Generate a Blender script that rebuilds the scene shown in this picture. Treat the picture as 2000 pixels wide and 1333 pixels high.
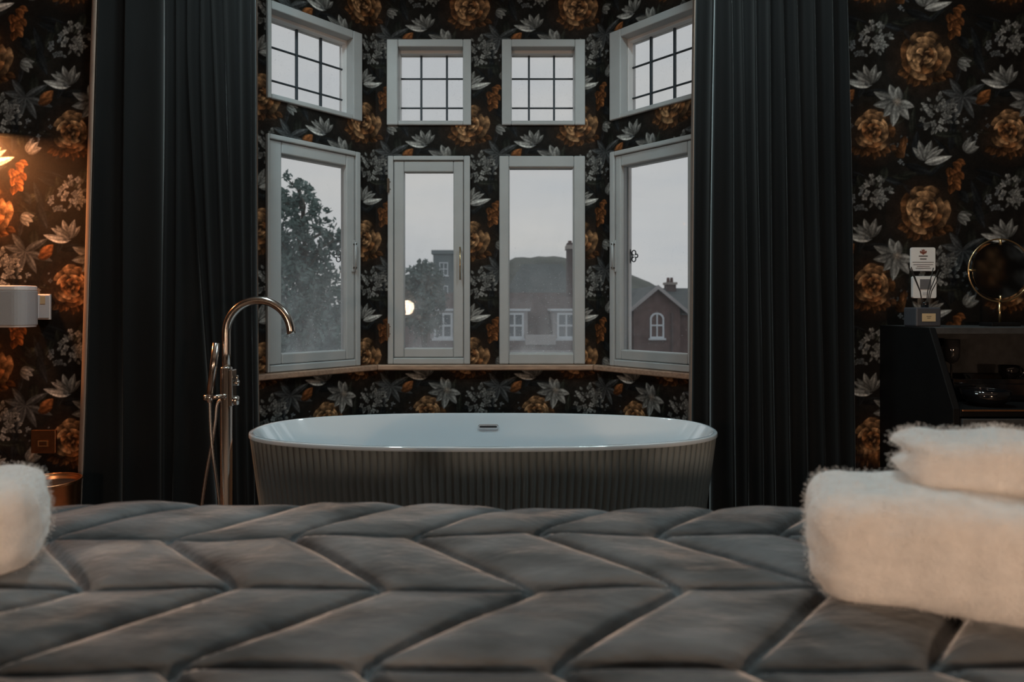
import bpy, math, random
import numpy as np
from mathutils import Vector, noise as mnoise

for o in list(bpy.data.objects): bpy.data.objects.remove(o)
scene = bpy.context.scene
C = scene.collection
PI = math.pi

# ------------------------------------------------------------------ camera, sky, exposure
F, HY, CZ = 1300.0, 599.0, 1.05          # focal length in px of a 2000 px wide frame, horizon row, eye height
cam_data = bpy.data.cameras.new('camera'); cam = bpy.data.objects.new('camera', cam_data); C.objects.link(cam)
cam.location = (0, 0, CZ); cam.rotation_euler = (PI/2, 0, 0)
cam_data.sensor_fit = 'HORIZONTAL'; cam_data.sensor_width = 36; cam_data.lens = 36*F/2000
cam_data.shift_y = (HY-666.5)/2000
cam_data.clip_start = .05; cam_data.clip_end = 500
cam_data.dof.use_dof = True; cam_data.dof.focus_distance = 2.9; cam_data.dof.aperture_fstop = 3.4
scene.camera = cam

SKY = .57
world = bpy.data.worlds.new('overcast_dusk'); scene.world = world; world.use_nodes = True
nt = world.node_tree; nt.nodes.clear()
wo = nt.nodes.new('ShaderNodeOutputWorld'); bg = nt.nodes.new('ShaderNodeBackground')
tc = nt.nodes.new('ShaderNodeTexCoord'); mp = nt.nodes.new('ShaderNodeMapping'); mp.inputs['Scale'].default_value = (2, 2, 9)
nz = nt.nodes.new('ShaderNodeTexNoise'); nz.inputs['Scale'].default_value = 1.6; nz.inputs['Detail'].default_value = 4
cr = nt.nodes.new('ShaderNodeValToRGB')
cr.color_ramp.elements[0].position = .35; cr.color_ramp.elements[0].color = (.90, .91, .94, 1)
cr.color_ramp.elements[1].position = .70; cr.color_ramp.elements[1].color = (1.03, 1.0, .98, 1)
nt.links.new(tc.outputs['Generated'], mp.inputs['Vector']); nt.links.new(mp.outputs['Vector'], nz.inputs['Vector'])
nt.links.new(nz.outputs['Fac'], cr.inputs['Fac']); nt.links.new(cr.outputs['Color'], bg.inputs['Color'])
bg.inputs['Strength'].default_value = SKY
nt.links.new(bg.outputs['Background'], wo.inputs['Surface'])

vs = scene.view_settings
vs.view_transform = 'Standard'; vs.look = 'None'; vs.gamma = 1; vs.exposure = 0.0; vs.use_curve_mapping = False

# powers (W) of the added ceiling fill and the lamps built further down
P_FILL, P_BED, P_SCONCE = 10.0, 58.0, 30.0
COL_FILL, COL_WARM = (.76, .965, 1.0), (1.0, .68, .47)

# ------------------------------------------------------------------ helpers
def px(x, y, Y): return Vector(((x-1000)/F*Y, Y, CZ-(y-HY)/F*Y))
def link(o, parent=None):
    C.objects.link(o)
    if parent is not None: o.parent = parent
    return o
def tag(o, label=None, cat=None, group=None, kind=None):
    if label: o['label'] = label
    if cat: o['category'] = cat
    if group: o['group'] = group
    if kind: o['kind'] = kind
    return o
def thing(name, label, cat, loc=(0, 0, 0), rz=0, group=None, kind=None):
    o = bpy.data.objects.new(name, None); o.empty_display_size = .05; link(o)
    o.location = loc; o.rotation_euler = (0, 0, rz)
    return tag(o, label, cat, group, kind)

class MB:
    def __init__(s): s.v = []; s.f = []
    def add(s, v, f):
        n = len(s.v); s.v += [tuple(p) for p in v]; s.f += [tuple(i+n for i in q) for q in f]; return s
    def box(s, x0, x1, y0, y1, z0, z1):
        v = [(x, y, z) for z in (z0, z1) for y in (y0, y1) for x in (x0, x1)]
        return s.add(v, [(0, 2, 3, 1), (4, 5, 7, 6), (0, 1, 5, 4), (2, 6, 7, 3), (0, 4, 6, 2), (1, 3, 7, 5)])
    def prism(s, poly, lo, hi, axis='z'):
        def P(a, b, c): return (a, b, c) if axis == 'z' else ((c, a, b) if axis == 'x' else (a, c, b))
        n = len(poly); v = [P(a, b, lo) for a, b in poly]+[P(a, b, hi) for a, b in poly]
        return s.add(v, [tuple(range(n))[::-1], tuple(range(n, 2*n))]+[(i, (i+1) % n, n+(i+1) % n, n+i) for i in range(n)])
    def tube(s, pts, r, n=10, cap=True):
        pts = [Vector(p) for p in pts]; rr = r if hasattr(r, '__len__') else [r]*len(pts)
        v = []; prev = None
        for i, p in enumerate(pts):
            t = (pts[min(i+1, len(pts)-1)]-pts[max(i-1, 0)]).normalized()
            if prev is None:
                a = Vector((0, 0, 1)) if abs(t.z) < .9 else Vector((1, 0, 0))
                u = t.cross(a).normalized()
            else:
                u = (prev-t*prev.dot(t)).normalized()
            prev = u; w = t.cross(u)
            for k in range(n):
                q = 2*PI*k/n; v.append(p+(u*math.cos(q)+w*math.sin(q))*rr[i])
        f = [(i*n+k, i*n+(k+1) % n, (i+1)*n+(k+1) % n, (i+1)*n+k) for i in range(len(pts)-1) for k in range(n)]
        if cap: f += [tuple(range(n))[::-1], tuple(range((len(pts)-1)*n, len(pts)*n))]
        return s.add(v, f)
    def lathe(s, prof, n=24, c=(0, 0, 0), axis='z', cap=True):
        v = []
        for r, h in prof:
            for k in range(n):
                q = 2*PI*k/n; a, b = r*math.cos(q), r*math.sin(q)
                v.append((c[0]+a, c[1]+b, c[2]+h) if axis == 'z' else ((c[0]+a, c[1]-h, c[2]+b) if axis == 'y' else (c[0]+h, c[1]+a, c[2]+b)))
        m = len(prof)
        f = [(i*n+k, i*n+(k+1) % n, (i+1)*n+(k+1) % n, (i+1)*n+k) for i in range(m-1) for k in range(n)]
        if cap: f += [tuple(range(n))[::-1], tuple(range((m-1)*n, m*n))]
        return s.add(v, f)
    def build(s, name, mat, parent=None, smooth=False, bevel=0, loc=None, seg=2, angle=40):
        me = bpy.data.meshes.new(name); me.from_pydata(s.v, [], s.f); me.update()
        return finish(name, me, mat, parent, smooth, bevel, loc, seg, angle)
def finish(name, me, mat, parent=None, smooth=False, bevel=0, loc=None, seg=2, angle=40):
    if mat: me.materials.append(mat)
    if smooth:
        me.polygons.foreach_set('use_smooth', [True]*len(me.polygons))
    o = bpy.data.objects.new(name, me); link(o, parent)
    if loc is not None: o.location = loc
    if bevel:
        m = o.modifiers.new('bevel', 'BEVEL'); m.width = bevel; m.segments = seg; m.limit_method = 'ANGLE'; m.angle_limit = math.radians(angle)
    return o
def grid_mesh(name, V, keep=None, wrap=False):
    """V: (rows, cols, 3) array -> quad mesh, optional mask of kept cells"""
    R, K = V.shape[:2]
    idx = np.arange(R*K).reshape(R, K)
    nxt = np.roll(idx, -1, 1) if wrap else None
    if wrap: q = np.stack([idx[:-1], nxt[:-1], nxt[1:], idx[1:]], -1).reshape(-1, 4)
    else: q = np.stack([idx[:-1, :-1], idx[:-1, 1:], idx[1:, 1:], idx[1:, :-1]], -1).reshape(-1, 4)
    if keep is not None: q = q[keep.reshape(-1)]
    used = np.unique(q); remap = np.full(R*K, -1); remap[used] = np.arange(len(used)); q = remap[q]
    me = bpy.data.meshes.new(name)
    me.vertices.add(len(used)); me.vertices.foreach_set('co', V.reshape(-1, 3)[used].astype(np.float32).ravel())
    me.loops.add(q.size); me.loops.foreach_set('vertex_index', q.astype(np.int32).ravel())
    me.polygons.add(len(q)); me.polygons.foreach_set('loop_start', np.arange(0, q.size, 4, dtype=np.int32))
    me.update(calc_edges=True); me.validate()
    return me, used

# ------------------------------------------------------------------ materials
def mat(name, col=(.5, .5, .5), rough=.5, metal=0., spec=.5, noise=0., nscale=20., bump=0., bscale=60., coat=0., sheen=0., emit=None, estr=0., stretch=(1, 1, 1), sheen_tint=(1, 1, 1), sheen_rough=.4, aniso=0.):
    m = bpy.data.materials.new(name); m.use_nodes = True; t = m.node_tree; b = t.nodes['Principled BSDF']
    b.inputs['Base Color'].default_value = (*col, 1); b.inputs['Roughness'].default_value = rough; b.inputs['Metallic'].default_value = metal
    b.inputs['Specular IOR Level'].default_value = spec; b.inputs['Coat Weight'].default_value = coat; b.inputs['Coat Roughness'].default_value = .05
    b.inputs['Sheen Weight'].default_value = sheen; b.inputs['Sheen Tint'].default_value = (*sheen_tint, 1); b.inputs['Sheen Roughness'].default_value = sheen_rough
    b.inputs['Anisotropic'].default_value = aniso
    if emit: b.inputs['Emission Color'].default_value = (*emit, 1); b.inputs['Emission Strength'].default_value = estr
    if noise or bump:
        c = t.nodes.new('ShaderNodeTexCoord'); mp = t.nodes.new('ShaderNodeMapping'); mp.inputs['Scale'].default_value = stretch
        t.links.new(c.outputs['Object'], mp.inputs['Vector'])
    if noise:
        n = t.nodes.new('ShaderNodeTexNoise'); n.inputs['Scale'].default_value = nscale; n.inputs['Detail'].default_value = 5
        t.links.new(mp.outputs['Vector'], n.inputs['Vector'])
        r = t.nodes.new('ShaderNodeMapRange'); r.inputs['From Min'].default_value = .3; r.inputs['From Max'].default_value = .7
        r.inputs['To Min'].default_value = 1-noise; r.inputs['To Max'].default_value = 1+noise
        x = t.nodes.new('ShaderNodeMix'); x.data_type = 'RGBA'; x.blend_type = 'MULTIPLY'; x.inputs[0].default_value = 1
        x.inputs[6].default_value = (*col, 1); t.links.new(n.outputs['Fac'], r.inputs['Value']); t.links.new(r.outputs['Result'], x.inputs[7])
        t.links.new(x.outputs[2], b.inputs['Base Color'])
    if bump:
        n2 = t.nodes.new('ShaderNodeTexNoise'); n2.inputs['Scale'].default_value = bscale; n2.inputs['Detail'].default_value = 3
        t.links.new(mp.outputs['Vector'], n2.inputs['Vector'])
        u = t.nodes.new('ShaderNodeBump'); u.inputs['Strength'].default_value = bump; u.inputs['Distance'].default_value = .01
        t.links.new(n2.outputs['Fac'], u.inputs['Height']); t.links.new(u.outputs['Normal'], b.inputs['Normal'])
    return m
M = {}
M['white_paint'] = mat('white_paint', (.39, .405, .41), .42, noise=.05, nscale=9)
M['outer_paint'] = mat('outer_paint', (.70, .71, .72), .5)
M['sill_wood'] = mat('sill_wood', (.36, .235, .165), .4, noise=.25, nscale=14, stretch=(1, 6, 6), coat=.3)
M['lead'] = mat('lead', (.035, .045, .055), .5, metal=.3)
M['brass'] = mat('brass', (.62, .42, .22), .3, metal=1)
M['gold'] = mat('gold', (.85, .62, .33), .28, metal=1)
M['copper'] = mat('copper', (.80, .40, .20), .28, metal=1, noise=.1, nscale=30)
M['bronze_hinge'] = mat('bronze_hinge', (.16, .12, .09), .4, metal=.9)
M['iron'] = mat('iron', (.04, .045, .05), .5, metal=.6)
M['screw'] = mat('screw', (.10, .09, .08), .4, metal=.8)
M['velvet_black'] = mat('velvet_black', (.0085, .009, .0092), .9, spec=.1, noise=.25, nscale=5, stretch=(1, 1, .2), sheen=1.0, sheen_tint=(.68, .71, .71), sheen_rough=.30)
M['lining'] = mat('lining', (.24, .18, .145), .9, noise=.1, nscale=8)
M['bath_white'] = mat('bath_white', (.66, .73, .78), .08, spec=.9, coat=1.0)
M['bath_white'].node_tree.nodes['Principled BSDF'].inputs['Coat IOR'].default_value = 1.9
M['bath_shell'] = mat('bath_shell', (.235, .285, .305), .55, spec=.3, noise=.1, nscale=6)
M['chrome'] = mat('chrome', (.7, .7, .7), .12, metal=1)
M['steel'] = mat('steel', (.46, .42, .385), .20, metal=1, noise=.06, nscale=120, stretch=(1, 1, .05))
M['hose'] = mat('hose', (.35, .34, .33), .35, metal=1)
M['dark'] = mat('dark', (.006, .006, .006), .6)
M['black_wood'] = mat('black_wood', (.005, .005, .0053), .62, spec=.18, noise=.2, nscale=12, stretch=(6, 1, 1))
M['black_back'] = mat('black_back', (.055, .055, .055), .7, spec=.2, noise=.2, nscale=30)
M['black_gloss'] = mat('black_gloss', (.006, .006, .007), .08, coat=1)
M['smoke_glass'] = mat('smoke_glass', (.03, .03, .032), .05, coat=1, spec=.7)
M['card'] = mat('card', (.85, .85, .84), .5)
M['gold_paint'] = mat('gold_paint', (.60, .46, .27), .5)
M['card_grey'] = mat('card_grey', (.16, .16, .17), .5)
M['ink'] = mat('ink', (.05, .05, .055), .6)
M['ink_red'] = mat('ink_red', (.22, .07, .05), .6)
M['bottle_paint'] = mat('bottle_paint', (.055, .058, .068), .5)
M['speaker_fabric'] = mat('speaker_fabric', (.33, .335, .345), .85, bump=.3, bscale=700)
M['speaker_plastic'] = mat('speaker_plastic', (.60, .60, .61), .4)
M['switch_metal'] = mat('switch_metal', (.33, .17, .09), .3, metal=1, noise=.15, nscale=40)
M['quilt'] = mat('quilt', (.092, .099, .105), .72, spec=.35, noise=.75, nscale=8, stretch=(.7, 1.8, 1), bump=.25, bscale=60, sheen=1.0, sheen_tint=(.95, .97, 1.0), sheen_rough=.26)
M['mattress'] = mat('mattress', (.5, .5, .48), .9)
M['divan'] = mat('divan', (.04, .04, .045), .85, noise=.1)
M['towel'] = mat('towel', (.86, .855, .84), .95, spec=.1, noise=.05, nscale=60, bump=.5, bscale=420, sheen=.25)
M['floor_wood'] = mat('floor_wood', (.10, .07, .05), .45, noise=.3, nscale=4, stretch=(1, 8, 1))
M['ceiling_paint'] = mat('ceiling_paint', (.42, .42, .42), .9, noise=.03)
M['fixture'] = mat('fixture', (.5, .5, .5), .35, metal=.8)
M['lamp_black'] = mat('lamp_black', (.02, .02, .02), .5)
M['brick'] = mat('brick', (.135, .085, .080), .9, noise=.22, nscale=3.0, bump=.2, bscale=20)
M['brick_dark'] = mat('brick_dark', (.10, .075, .075), .9, noise=.2, nscale=3.0)
M['slate'] = mat('slate', (.085, .10, .105), .75, noise=.2, nscale=2.5, stretch=(.5, 1, 3))
M['render_pale'] = mat('render_pale', (.36, .35, .36), .9, noise=.08, nscale=2)
M['far_block'] = mat('far_block', (.17, .205, .22), .9, noise=.1, nscale=1)
M['joinery'] = mat('joinery', (.62, .68, .74), .6)
M['house_glass'] = mat('house_glass', (.10, .13, .16), .1, spec=.8)
M['stone'] = mat('stone', (.30, .27, .25), .9, noise=.15, nscale=4)
M['leaf'] = mat('leaf', (.085, .135, .125), .6, noise=.4, nscale=.9)
M['leaf_far'] = mat('leaf_far', (.10, .14, .135), .7, noise=.35, nscale=.7)
M['bark'] = mat('bark', (.07, .065, .055), .9, noise=.3, nscale=3)
M['hill'] = mat('hill', (.095, .105, .095), 1, noise=.35, nscale=.12)
M['ground'] = mat('ground', (.08, .085, .07), 1, noise=.3, nscale=.15)

def glass_mat(name, haze, speck):
    """clear pane with rain specks and a milky haze, part dirt, part painted reflection"""
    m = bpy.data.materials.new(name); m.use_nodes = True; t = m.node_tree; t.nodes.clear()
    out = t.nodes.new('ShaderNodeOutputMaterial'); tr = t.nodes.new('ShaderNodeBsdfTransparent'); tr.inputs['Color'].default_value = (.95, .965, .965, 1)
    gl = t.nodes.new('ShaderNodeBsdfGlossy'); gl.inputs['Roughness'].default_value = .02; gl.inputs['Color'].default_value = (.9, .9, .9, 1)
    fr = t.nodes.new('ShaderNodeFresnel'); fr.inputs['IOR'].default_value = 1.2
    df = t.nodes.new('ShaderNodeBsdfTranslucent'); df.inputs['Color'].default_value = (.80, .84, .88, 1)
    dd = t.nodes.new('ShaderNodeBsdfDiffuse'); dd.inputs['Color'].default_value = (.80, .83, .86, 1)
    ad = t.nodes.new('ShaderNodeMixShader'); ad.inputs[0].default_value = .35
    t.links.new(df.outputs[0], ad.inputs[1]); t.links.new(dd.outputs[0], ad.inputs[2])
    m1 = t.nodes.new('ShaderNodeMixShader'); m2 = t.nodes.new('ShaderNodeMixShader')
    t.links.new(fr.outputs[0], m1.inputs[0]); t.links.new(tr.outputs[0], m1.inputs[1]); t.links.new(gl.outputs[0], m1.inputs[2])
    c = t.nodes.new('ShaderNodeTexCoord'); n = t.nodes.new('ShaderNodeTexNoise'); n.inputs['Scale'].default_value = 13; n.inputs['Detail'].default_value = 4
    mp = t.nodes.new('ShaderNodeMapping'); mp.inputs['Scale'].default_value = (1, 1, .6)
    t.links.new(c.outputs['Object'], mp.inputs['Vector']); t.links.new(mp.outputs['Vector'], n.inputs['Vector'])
    r = t.nodes.new('ShaderNodeMapRange'); r.inputs['From Min'].default_value = .35; r.inputs['From Max'].default_value = .7; r.inputs['To Min'].default_value = haze*.7; r.inputs['To Max'].default_value = haze*1.3
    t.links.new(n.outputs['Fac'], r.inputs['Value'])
    # bright reflection painted in as milky haze, denser on the lower part of the pane
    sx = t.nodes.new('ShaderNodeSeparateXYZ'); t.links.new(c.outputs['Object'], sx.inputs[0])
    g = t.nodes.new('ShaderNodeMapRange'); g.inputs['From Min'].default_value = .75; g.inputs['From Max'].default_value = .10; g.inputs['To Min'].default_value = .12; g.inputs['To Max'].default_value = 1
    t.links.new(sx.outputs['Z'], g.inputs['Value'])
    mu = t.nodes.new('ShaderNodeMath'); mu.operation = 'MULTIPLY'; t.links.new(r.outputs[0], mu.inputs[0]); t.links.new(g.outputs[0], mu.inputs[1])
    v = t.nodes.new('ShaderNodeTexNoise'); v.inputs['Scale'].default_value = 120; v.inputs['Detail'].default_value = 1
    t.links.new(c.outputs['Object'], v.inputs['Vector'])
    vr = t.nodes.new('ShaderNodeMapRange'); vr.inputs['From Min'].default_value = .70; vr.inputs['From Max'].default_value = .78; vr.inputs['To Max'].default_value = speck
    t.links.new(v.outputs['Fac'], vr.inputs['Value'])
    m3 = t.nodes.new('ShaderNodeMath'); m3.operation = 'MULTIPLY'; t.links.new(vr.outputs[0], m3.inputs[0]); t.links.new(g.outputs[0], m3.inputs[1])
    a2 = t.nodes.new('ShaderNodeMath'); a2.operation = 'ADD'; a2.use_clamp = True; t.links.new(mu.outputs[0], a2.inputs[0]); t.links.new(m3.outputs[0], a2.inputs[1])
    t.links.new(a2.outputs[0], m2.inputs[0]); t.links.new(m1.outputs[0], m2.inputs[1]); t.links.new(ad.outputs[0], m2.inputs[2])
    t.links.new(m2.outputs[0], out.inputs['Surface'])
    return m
M['glass_haze'] = glass_mat('glass_haze', .22, .6)
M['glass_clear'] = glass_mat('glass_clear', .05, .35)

def print_mat():
    m = bpy.data.materials.new('floral_wallpaper'); m.use_nodes = True; t = m.node_tree; b = t.nodes['Principled BSDF']
    a = t.nodes.new('ShaderNodeVertexColor'); a.layer_name = 'print'
    c = t.nodes.new('ShaderNodeTexCoord'); n = t.nodes.new('ShaderNodeTexNoise'); n.inputs['Scale'].default_value = 90; n.inputs['Detail'].default_value = 3
    t.links.new(c.outputs['Object'], n.inputs['Vector'])
    r = t.nodes.new('ShaderNodeMapRange'); r.inputs['From Min'].default_value = .3; r.inputs['From Max'].default_value = .7; r.inputs['To Min'].default_value = .75; r.inputs['To Max'].default_value = 1.25
    t.links.new(n.outputs['Fac'], r.inputs['Value'])
    x = t.nodes.new('ShaderNodeMix'); x.data_type = 'RGBA'; x.blend_type = 'MULTIPLY'; x.inputs[0].default_value = 1
    t.links.new(a.outputs['Color'], x.inputs[6]); t.links.new(r.outputs['Result'], x.inputs[7]); t.links.new(x.outputs[2], b.inputs['Base Color'])
    b.inputs['Roughness'].default_value = .7; b.inputs['Specular IOR Level'].default_value = .12
    return m
M['paper'] = print_mat()

def paint_tile():
    """floral wallpaper repeat: returns (H,W,3) linear albedo; cell 266 x 301 units"""
    CW, CH, S = 266, 301, 2.0
    W, H = int(CW*S), int(CH*S)
    rs = np.random.RandomState(11); rnd = random.Random(5)
    def vnoise(n, m, seed):
        g = np.random.RandomState(seed).rand(m, n)
        yy = np.arange(H)/H*m; xx = np.arange(W)/W*n
        y0 = yy.astype(int); x0 = xx.astype(int); fy = (yy-y0)[:, None]; fx = (xx-x0)[None]
        fy = fy*fy*(3-2*fy); fx = fx*fx*(3-2*fx)
        a = g[y0 % m][:, x0 % n]; b = g[y0 % m][:, (x0+1) % n]; c = g[(y0+1) % m][:, x0 % n]; d = g[(y0+1) % m][:, (x0+1) % n]
        return (a*(1-fx)+b*fx)*(1-fy)+(c*(1-fx)+d*fx)*fy
    n1 = vnoise(7, 8, 1); n2 = vnoise(30, 34, 2); n3 = vnoise(90, 100, 3)
    img = np.zeros((H, W, 3))
    base = 0.0065+0.012*n1*n2
    img[:] = base[..., None]*np.array([1.0, .86, .72])
    fine = (.62+.5*n2)*(.72+.5*n3)
    def put(cx, cy, rad, fn):
        for ox in (-1, 0, 1):
            for oy in (-1, 0, 1):
                X = (cx+ox*CW)*S; Y = (cy+oy*CH)*S; R = rad*S+2
                x0, x1 = int(max(0, X-R)), int(min(W, X+R)); y0, y1 = int(max(0, Y-R)), int(min(H, Y+R))
                if x1 <= x0 or y1 <= y0: continue
                gx, gy = np.meshgrid(np.arange(x0, x1), np.arange(y0, y1))
                a, col = fn((gx-X)/S, (gy-Y)/S)
                a = np.clip(a, 0, 1)[..., None]
                sub = img[y0:y1, x0:x1]
                sub[:] = sub*(1-a)+col*fine[y0:y1, x0:x1, None]*a
    def petal(cx, cy, ang, L, Wd, col, lo=.18, rim=.6, alpha=.95, fat=.8, bend=0., cup=0.):
        ca, sa = math.cos(ang), math.sin(ang); col = np.array(col); ph = rnd.random()*6
        def fn(x, y):
            t = (x*ca+y*sa)/L; s0 = (-x*sa+y*ca)-bend*L*t*t
            tc = np.clip(t, 1e-4, 1-1e-4)
            w = Wd*np.power(np.sin(np.pi*np.power(tc, fat)), .75)+1e-3
            s = s0/w
            a = np.clip((1-np.abs(s))*w/1.3, 0, 1)*((t > 0) & (t < 1))*alpha
            sh = lo+(1-lo)*np.clip(t*1.15, 0, 1)**(.9+cup)*(1+.35*cup)
            sh = sh*(.72+.28*np.cos(s*6+ph+4*t))*(.75+rim*np.clip(-s, -.45, 1)**1)
            sh = sh*(.6+.4*np.clip((1-np.abs(s))*2.2, 0, 1))
            return a, np.clip(sh, 0.02, 1.6)[..., None]*col
        put(cx, cy, L*1.05+abs(bend)*L, fn)
    def glow(cx, cy, rx, ry, col, alpha):
        col = np.array(col)
        put(cx, cy, max(rx, ry), lambda x, y: (alpha*np.exp(-2.5*((x/rx)**2+(y/ry)**2))*((x/rx)**2+(y/ry)**2 < 1), np.ones(x.shape)[..., None]*col))
    def sc(col, k): return [v*k for v in col]
    OR = (.62, .34, .165); OR2 = (.36, .155, .06); GR = (.60, .60, .57); GR2 = (.34, .36, .37); GN = (.12, .13, .10); RED = (.50, .19, .065)
    def rose(cx, cy, R, c1, c2, seed):
        r = random.Random(seed)
        glow(cx, cy+R*.1, R*1.55, R*1.5, (.05, .024, .012), .95)
        # skirt of drooping lower petals
        for k in range(9):
            f = (k-4)/4
            petal(cx+f*R*.72+r.uniform(-3, 3), cy+R*(.62+.22*(1-abs(f)))+r.uniform(-3, 3), math.pi*(.5+.42*(-f))+r.uniform(-.3, .3), R*r.uniform(.32, .5), R*.17, sc(c2, r.uniform(.35, 1.0)), lo=.1, rim=.7)
        for ring, (n, rad, ln, wd, dk) in enumerate(((7, .36, .62, .40, .55), (6, .24, .52, .38, .95), (5, .13, .43, .33, 1.25), (4, .03, .33, .22, 1.3))):
            for k in range(n):
                a = 2*math.pi*(k+.5*(ring % 2))/n+r.uniform(-.2, .2)
                px, py = cx+math.cos(a)*rad*R, cy-R*.06+math.sin(a)*rad*R*.95
                petal(px, py, a+r.uniform(-.35, .35), R*ln*r.uniform(.85, 1.12), R*wd*r.uniform(.8, 1.15), sc(c1 if r.random() < .6 else c2, dk*r.uniform(.5, 1.25)), lo=.0, rim=.75, fat=2.1, cup=1.3)
        for k in range(5):
            a = k*2.2
            petal(cx+math.cos(a)*R*.05, cy-R*.12+math.sin(a)*R*.05, a+1.2, R*.24, R*.055, sc(c1, 1.25), lo=.1, bend=.5)
        glow(cx+R*.02, cy-R*.14, R*.16, R*.11, (.02, .008, .004), .9)
    def cluster(cx, cy, rx, ry, n, seed, col=GR, sz=5.5):
        r = random.Random(seed)
        for k in range(n):
            a = r.random()*6.28; q = math.sqrt(r.random()); x = cx+math.cos(a)*q*rx; y = cy+math.sin(a)*q*ry
            c = r.uniform(.35, 1.15)
            if k % 3 == 0:
                for j in range(4): petal(x, y, j*1.57+a, sz*1.3, sz*.62, [v*c for v in col], lo=.4, rim=.4)
            else: petal(x, y, a, sz*r.uniform(1.2, 2.2), sz*r.uniform(.5, .8), [v*c for v in col], lo=.3, rim=.5)
    def star(cx, cy, R, col, seed, angs):
        r = random.Random(seed)
        for a, l in angs: petal(cx, cy, a, R*l, R*.2, sc(col, r.uniform(.55, 1.0)), lo=.45, rim=.5, bend=r.uniform(-.15, .15))
        glow(cx, cy, R*.22, R*.22, (.30, .24, .19), .6)
    def tulip(cx, cy, R, col, flip=1):
        for a, l, w, c in ((-2.3, .85, .17, .7), (-1.85, 1.0, .2, .8), (-1.25, 1.0, .2, .75), (-.8, .95, .17, .6), (-.55, 1.05, .16, .95)):
            aa = a if flip > 0 else math.pi-a
            petal(cx, cy, aa, R*l, R*w, [v*c for v in col], lo=.4, rim=.5)
        petal(cx, cy+R*.1, -.12 if flip > 0 else math.pi+.12, R*1.3, R*.2, [v*1.6 for v in col], lo=.8, rim=.6, bend=-.12*flip)
    def bud(cx, cy, R, ang, col):
        for d, c in ((-.45, .6), (.45, .75), (0, 1.0)):
            petal(cx, cy, ang+d, R*1.5, R*.42, [v*c for v in col], lo=.35, rim=.5, fat=.7)
    def P(x, y): return x-1690, y-75
    # dark foliage behind everything
    for k in range(46):
        x, y = rnd.random()*CW, rnd.random()*CH
        petal(x, y, rnd.random()*6.28, rnd.uniform(30, 62), rnd.uniform(5, 11), sc(GN if k % 2 else (.075, .085, .095), rnd.uniform(.25, .6)), lo=.25, rim=.5, alpha=.85, bend=rnd.uniform(-.2, .2))
    for a in (0.35, 1.1, 1.9, 2.7, -2.9, -2.2, -.5): petal(*P(1880, 192), a, rnd.uniform(42, 60), 8, [v*.42 for v in GR2], lo=.5)
    cluster(*P(1712, 375), 30, 26, 40, 31); cluster(*P(1708, 92), 18, 16, 16, 32)
    cluster(*P(1834, 226), 36, 36, 64, 33); cluster(*P(1942, 100), 16, 22, 14, 34, GR2)
    cluster(*P(1760, 300), 22, 26, 14, 35, GR2, 4.5); cluster(*P(1905, 250), 25, 30, 14, 36, GR2, 4)
    petal(*P(1910, 205), -.8, 36, 12, RED, lo=.35); petal(*P(1905, 205), -.3, 30, 9, [v*.6 for v in RED], lo=.3)
    rose(*P(1806, 116), 50, OR, OR2, 7)
    rose(*P(1706, 262), 43, OR, OR2, 8)
    for k in range(6): petal(*P(1748+4*k, 300-6*k), .6+.25*k, 22, 8, [v*(.5+.1*k) for v in OR2], lo=.2)
    for k in range(12): petal(*P(1858+rnd.uniform(-4, 14), 318+k*4.2), rnd.uniform(.2, 2.2), 20, 8, sc(RED, rnd.uniform(.5, 1.1)), lo=.2, rim=.7)
    star(*P(1752, 203), 50, GR, 3, ((-2.75, 1.0), (-2.0, .75), (-1.35, .6), (2.9, .95), (2.4, .8), (1.75, 1.0), (1.0, .85), (.4, .7)))
    tulip(*P(1806, 318), 42, GR); tulip(*P(1700, 168), 40, GR, -1)
    tulip(*P(1692, 172), 10, GR2)
    bud(*P(1884, 300), 20, -.75, GR); bud(*P(1872, 122), 18, .5, GR)
    # soften to the grid pitch
    k = np.array([1, 2, 1])/4
    for ax in (0, 1):
        img = k[0]*np.roll(img, 1, ax)+k[1]*img+k[2]*np.roll(img, -1, ax)
    return img

# ------------------------------------------------------------------ room shell
TILE = paint_tile(); TH, TW = TILE.shape[:2]
def sample_tile(cx, cy):
    """bilinear lookup of the wallpaper repeat; cx, cy in units of the 266 x 301 cell"""
    x = (cx/266.0*TW) % TW; y = (cy/301.0*TH) % TH
    x0 = np.floor(x).astype(int) % TW; y0 = np.floor(y).astype(int) % TH; fx = (x-np.floor(x))[..., None]; fy = (y-np.floor(y))[..., None]
    x1 = (x0+1) % TW; y1 = (y0+1) % TH
    return (TILE[y0, x0]*(1-fx)+TILE[y0, x1]*fx)*(1-fy)+(TILE[y1, x0]*(1-fx)+TILE[y1, x1]*fx)*fy
def axis_lines(a, b, brk, fine, step, coarse):
    pts = sorted({a, b, *[p for p in brk if a < p < b], *[p for seg in fine for p in seg if a < p < b]})
    out = [a]
    for p, q in zip(pts[:-1], pts[1:]):
        m = (p+q)/2; st = step if any(s[0] <= m <= s[1] for s in fine) else coarse
        n = max(1, int(round((q-p)/st))); out += [p+(q-p)*k/n for k in range(1, n+1)]
    return np.array(out)
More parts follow.
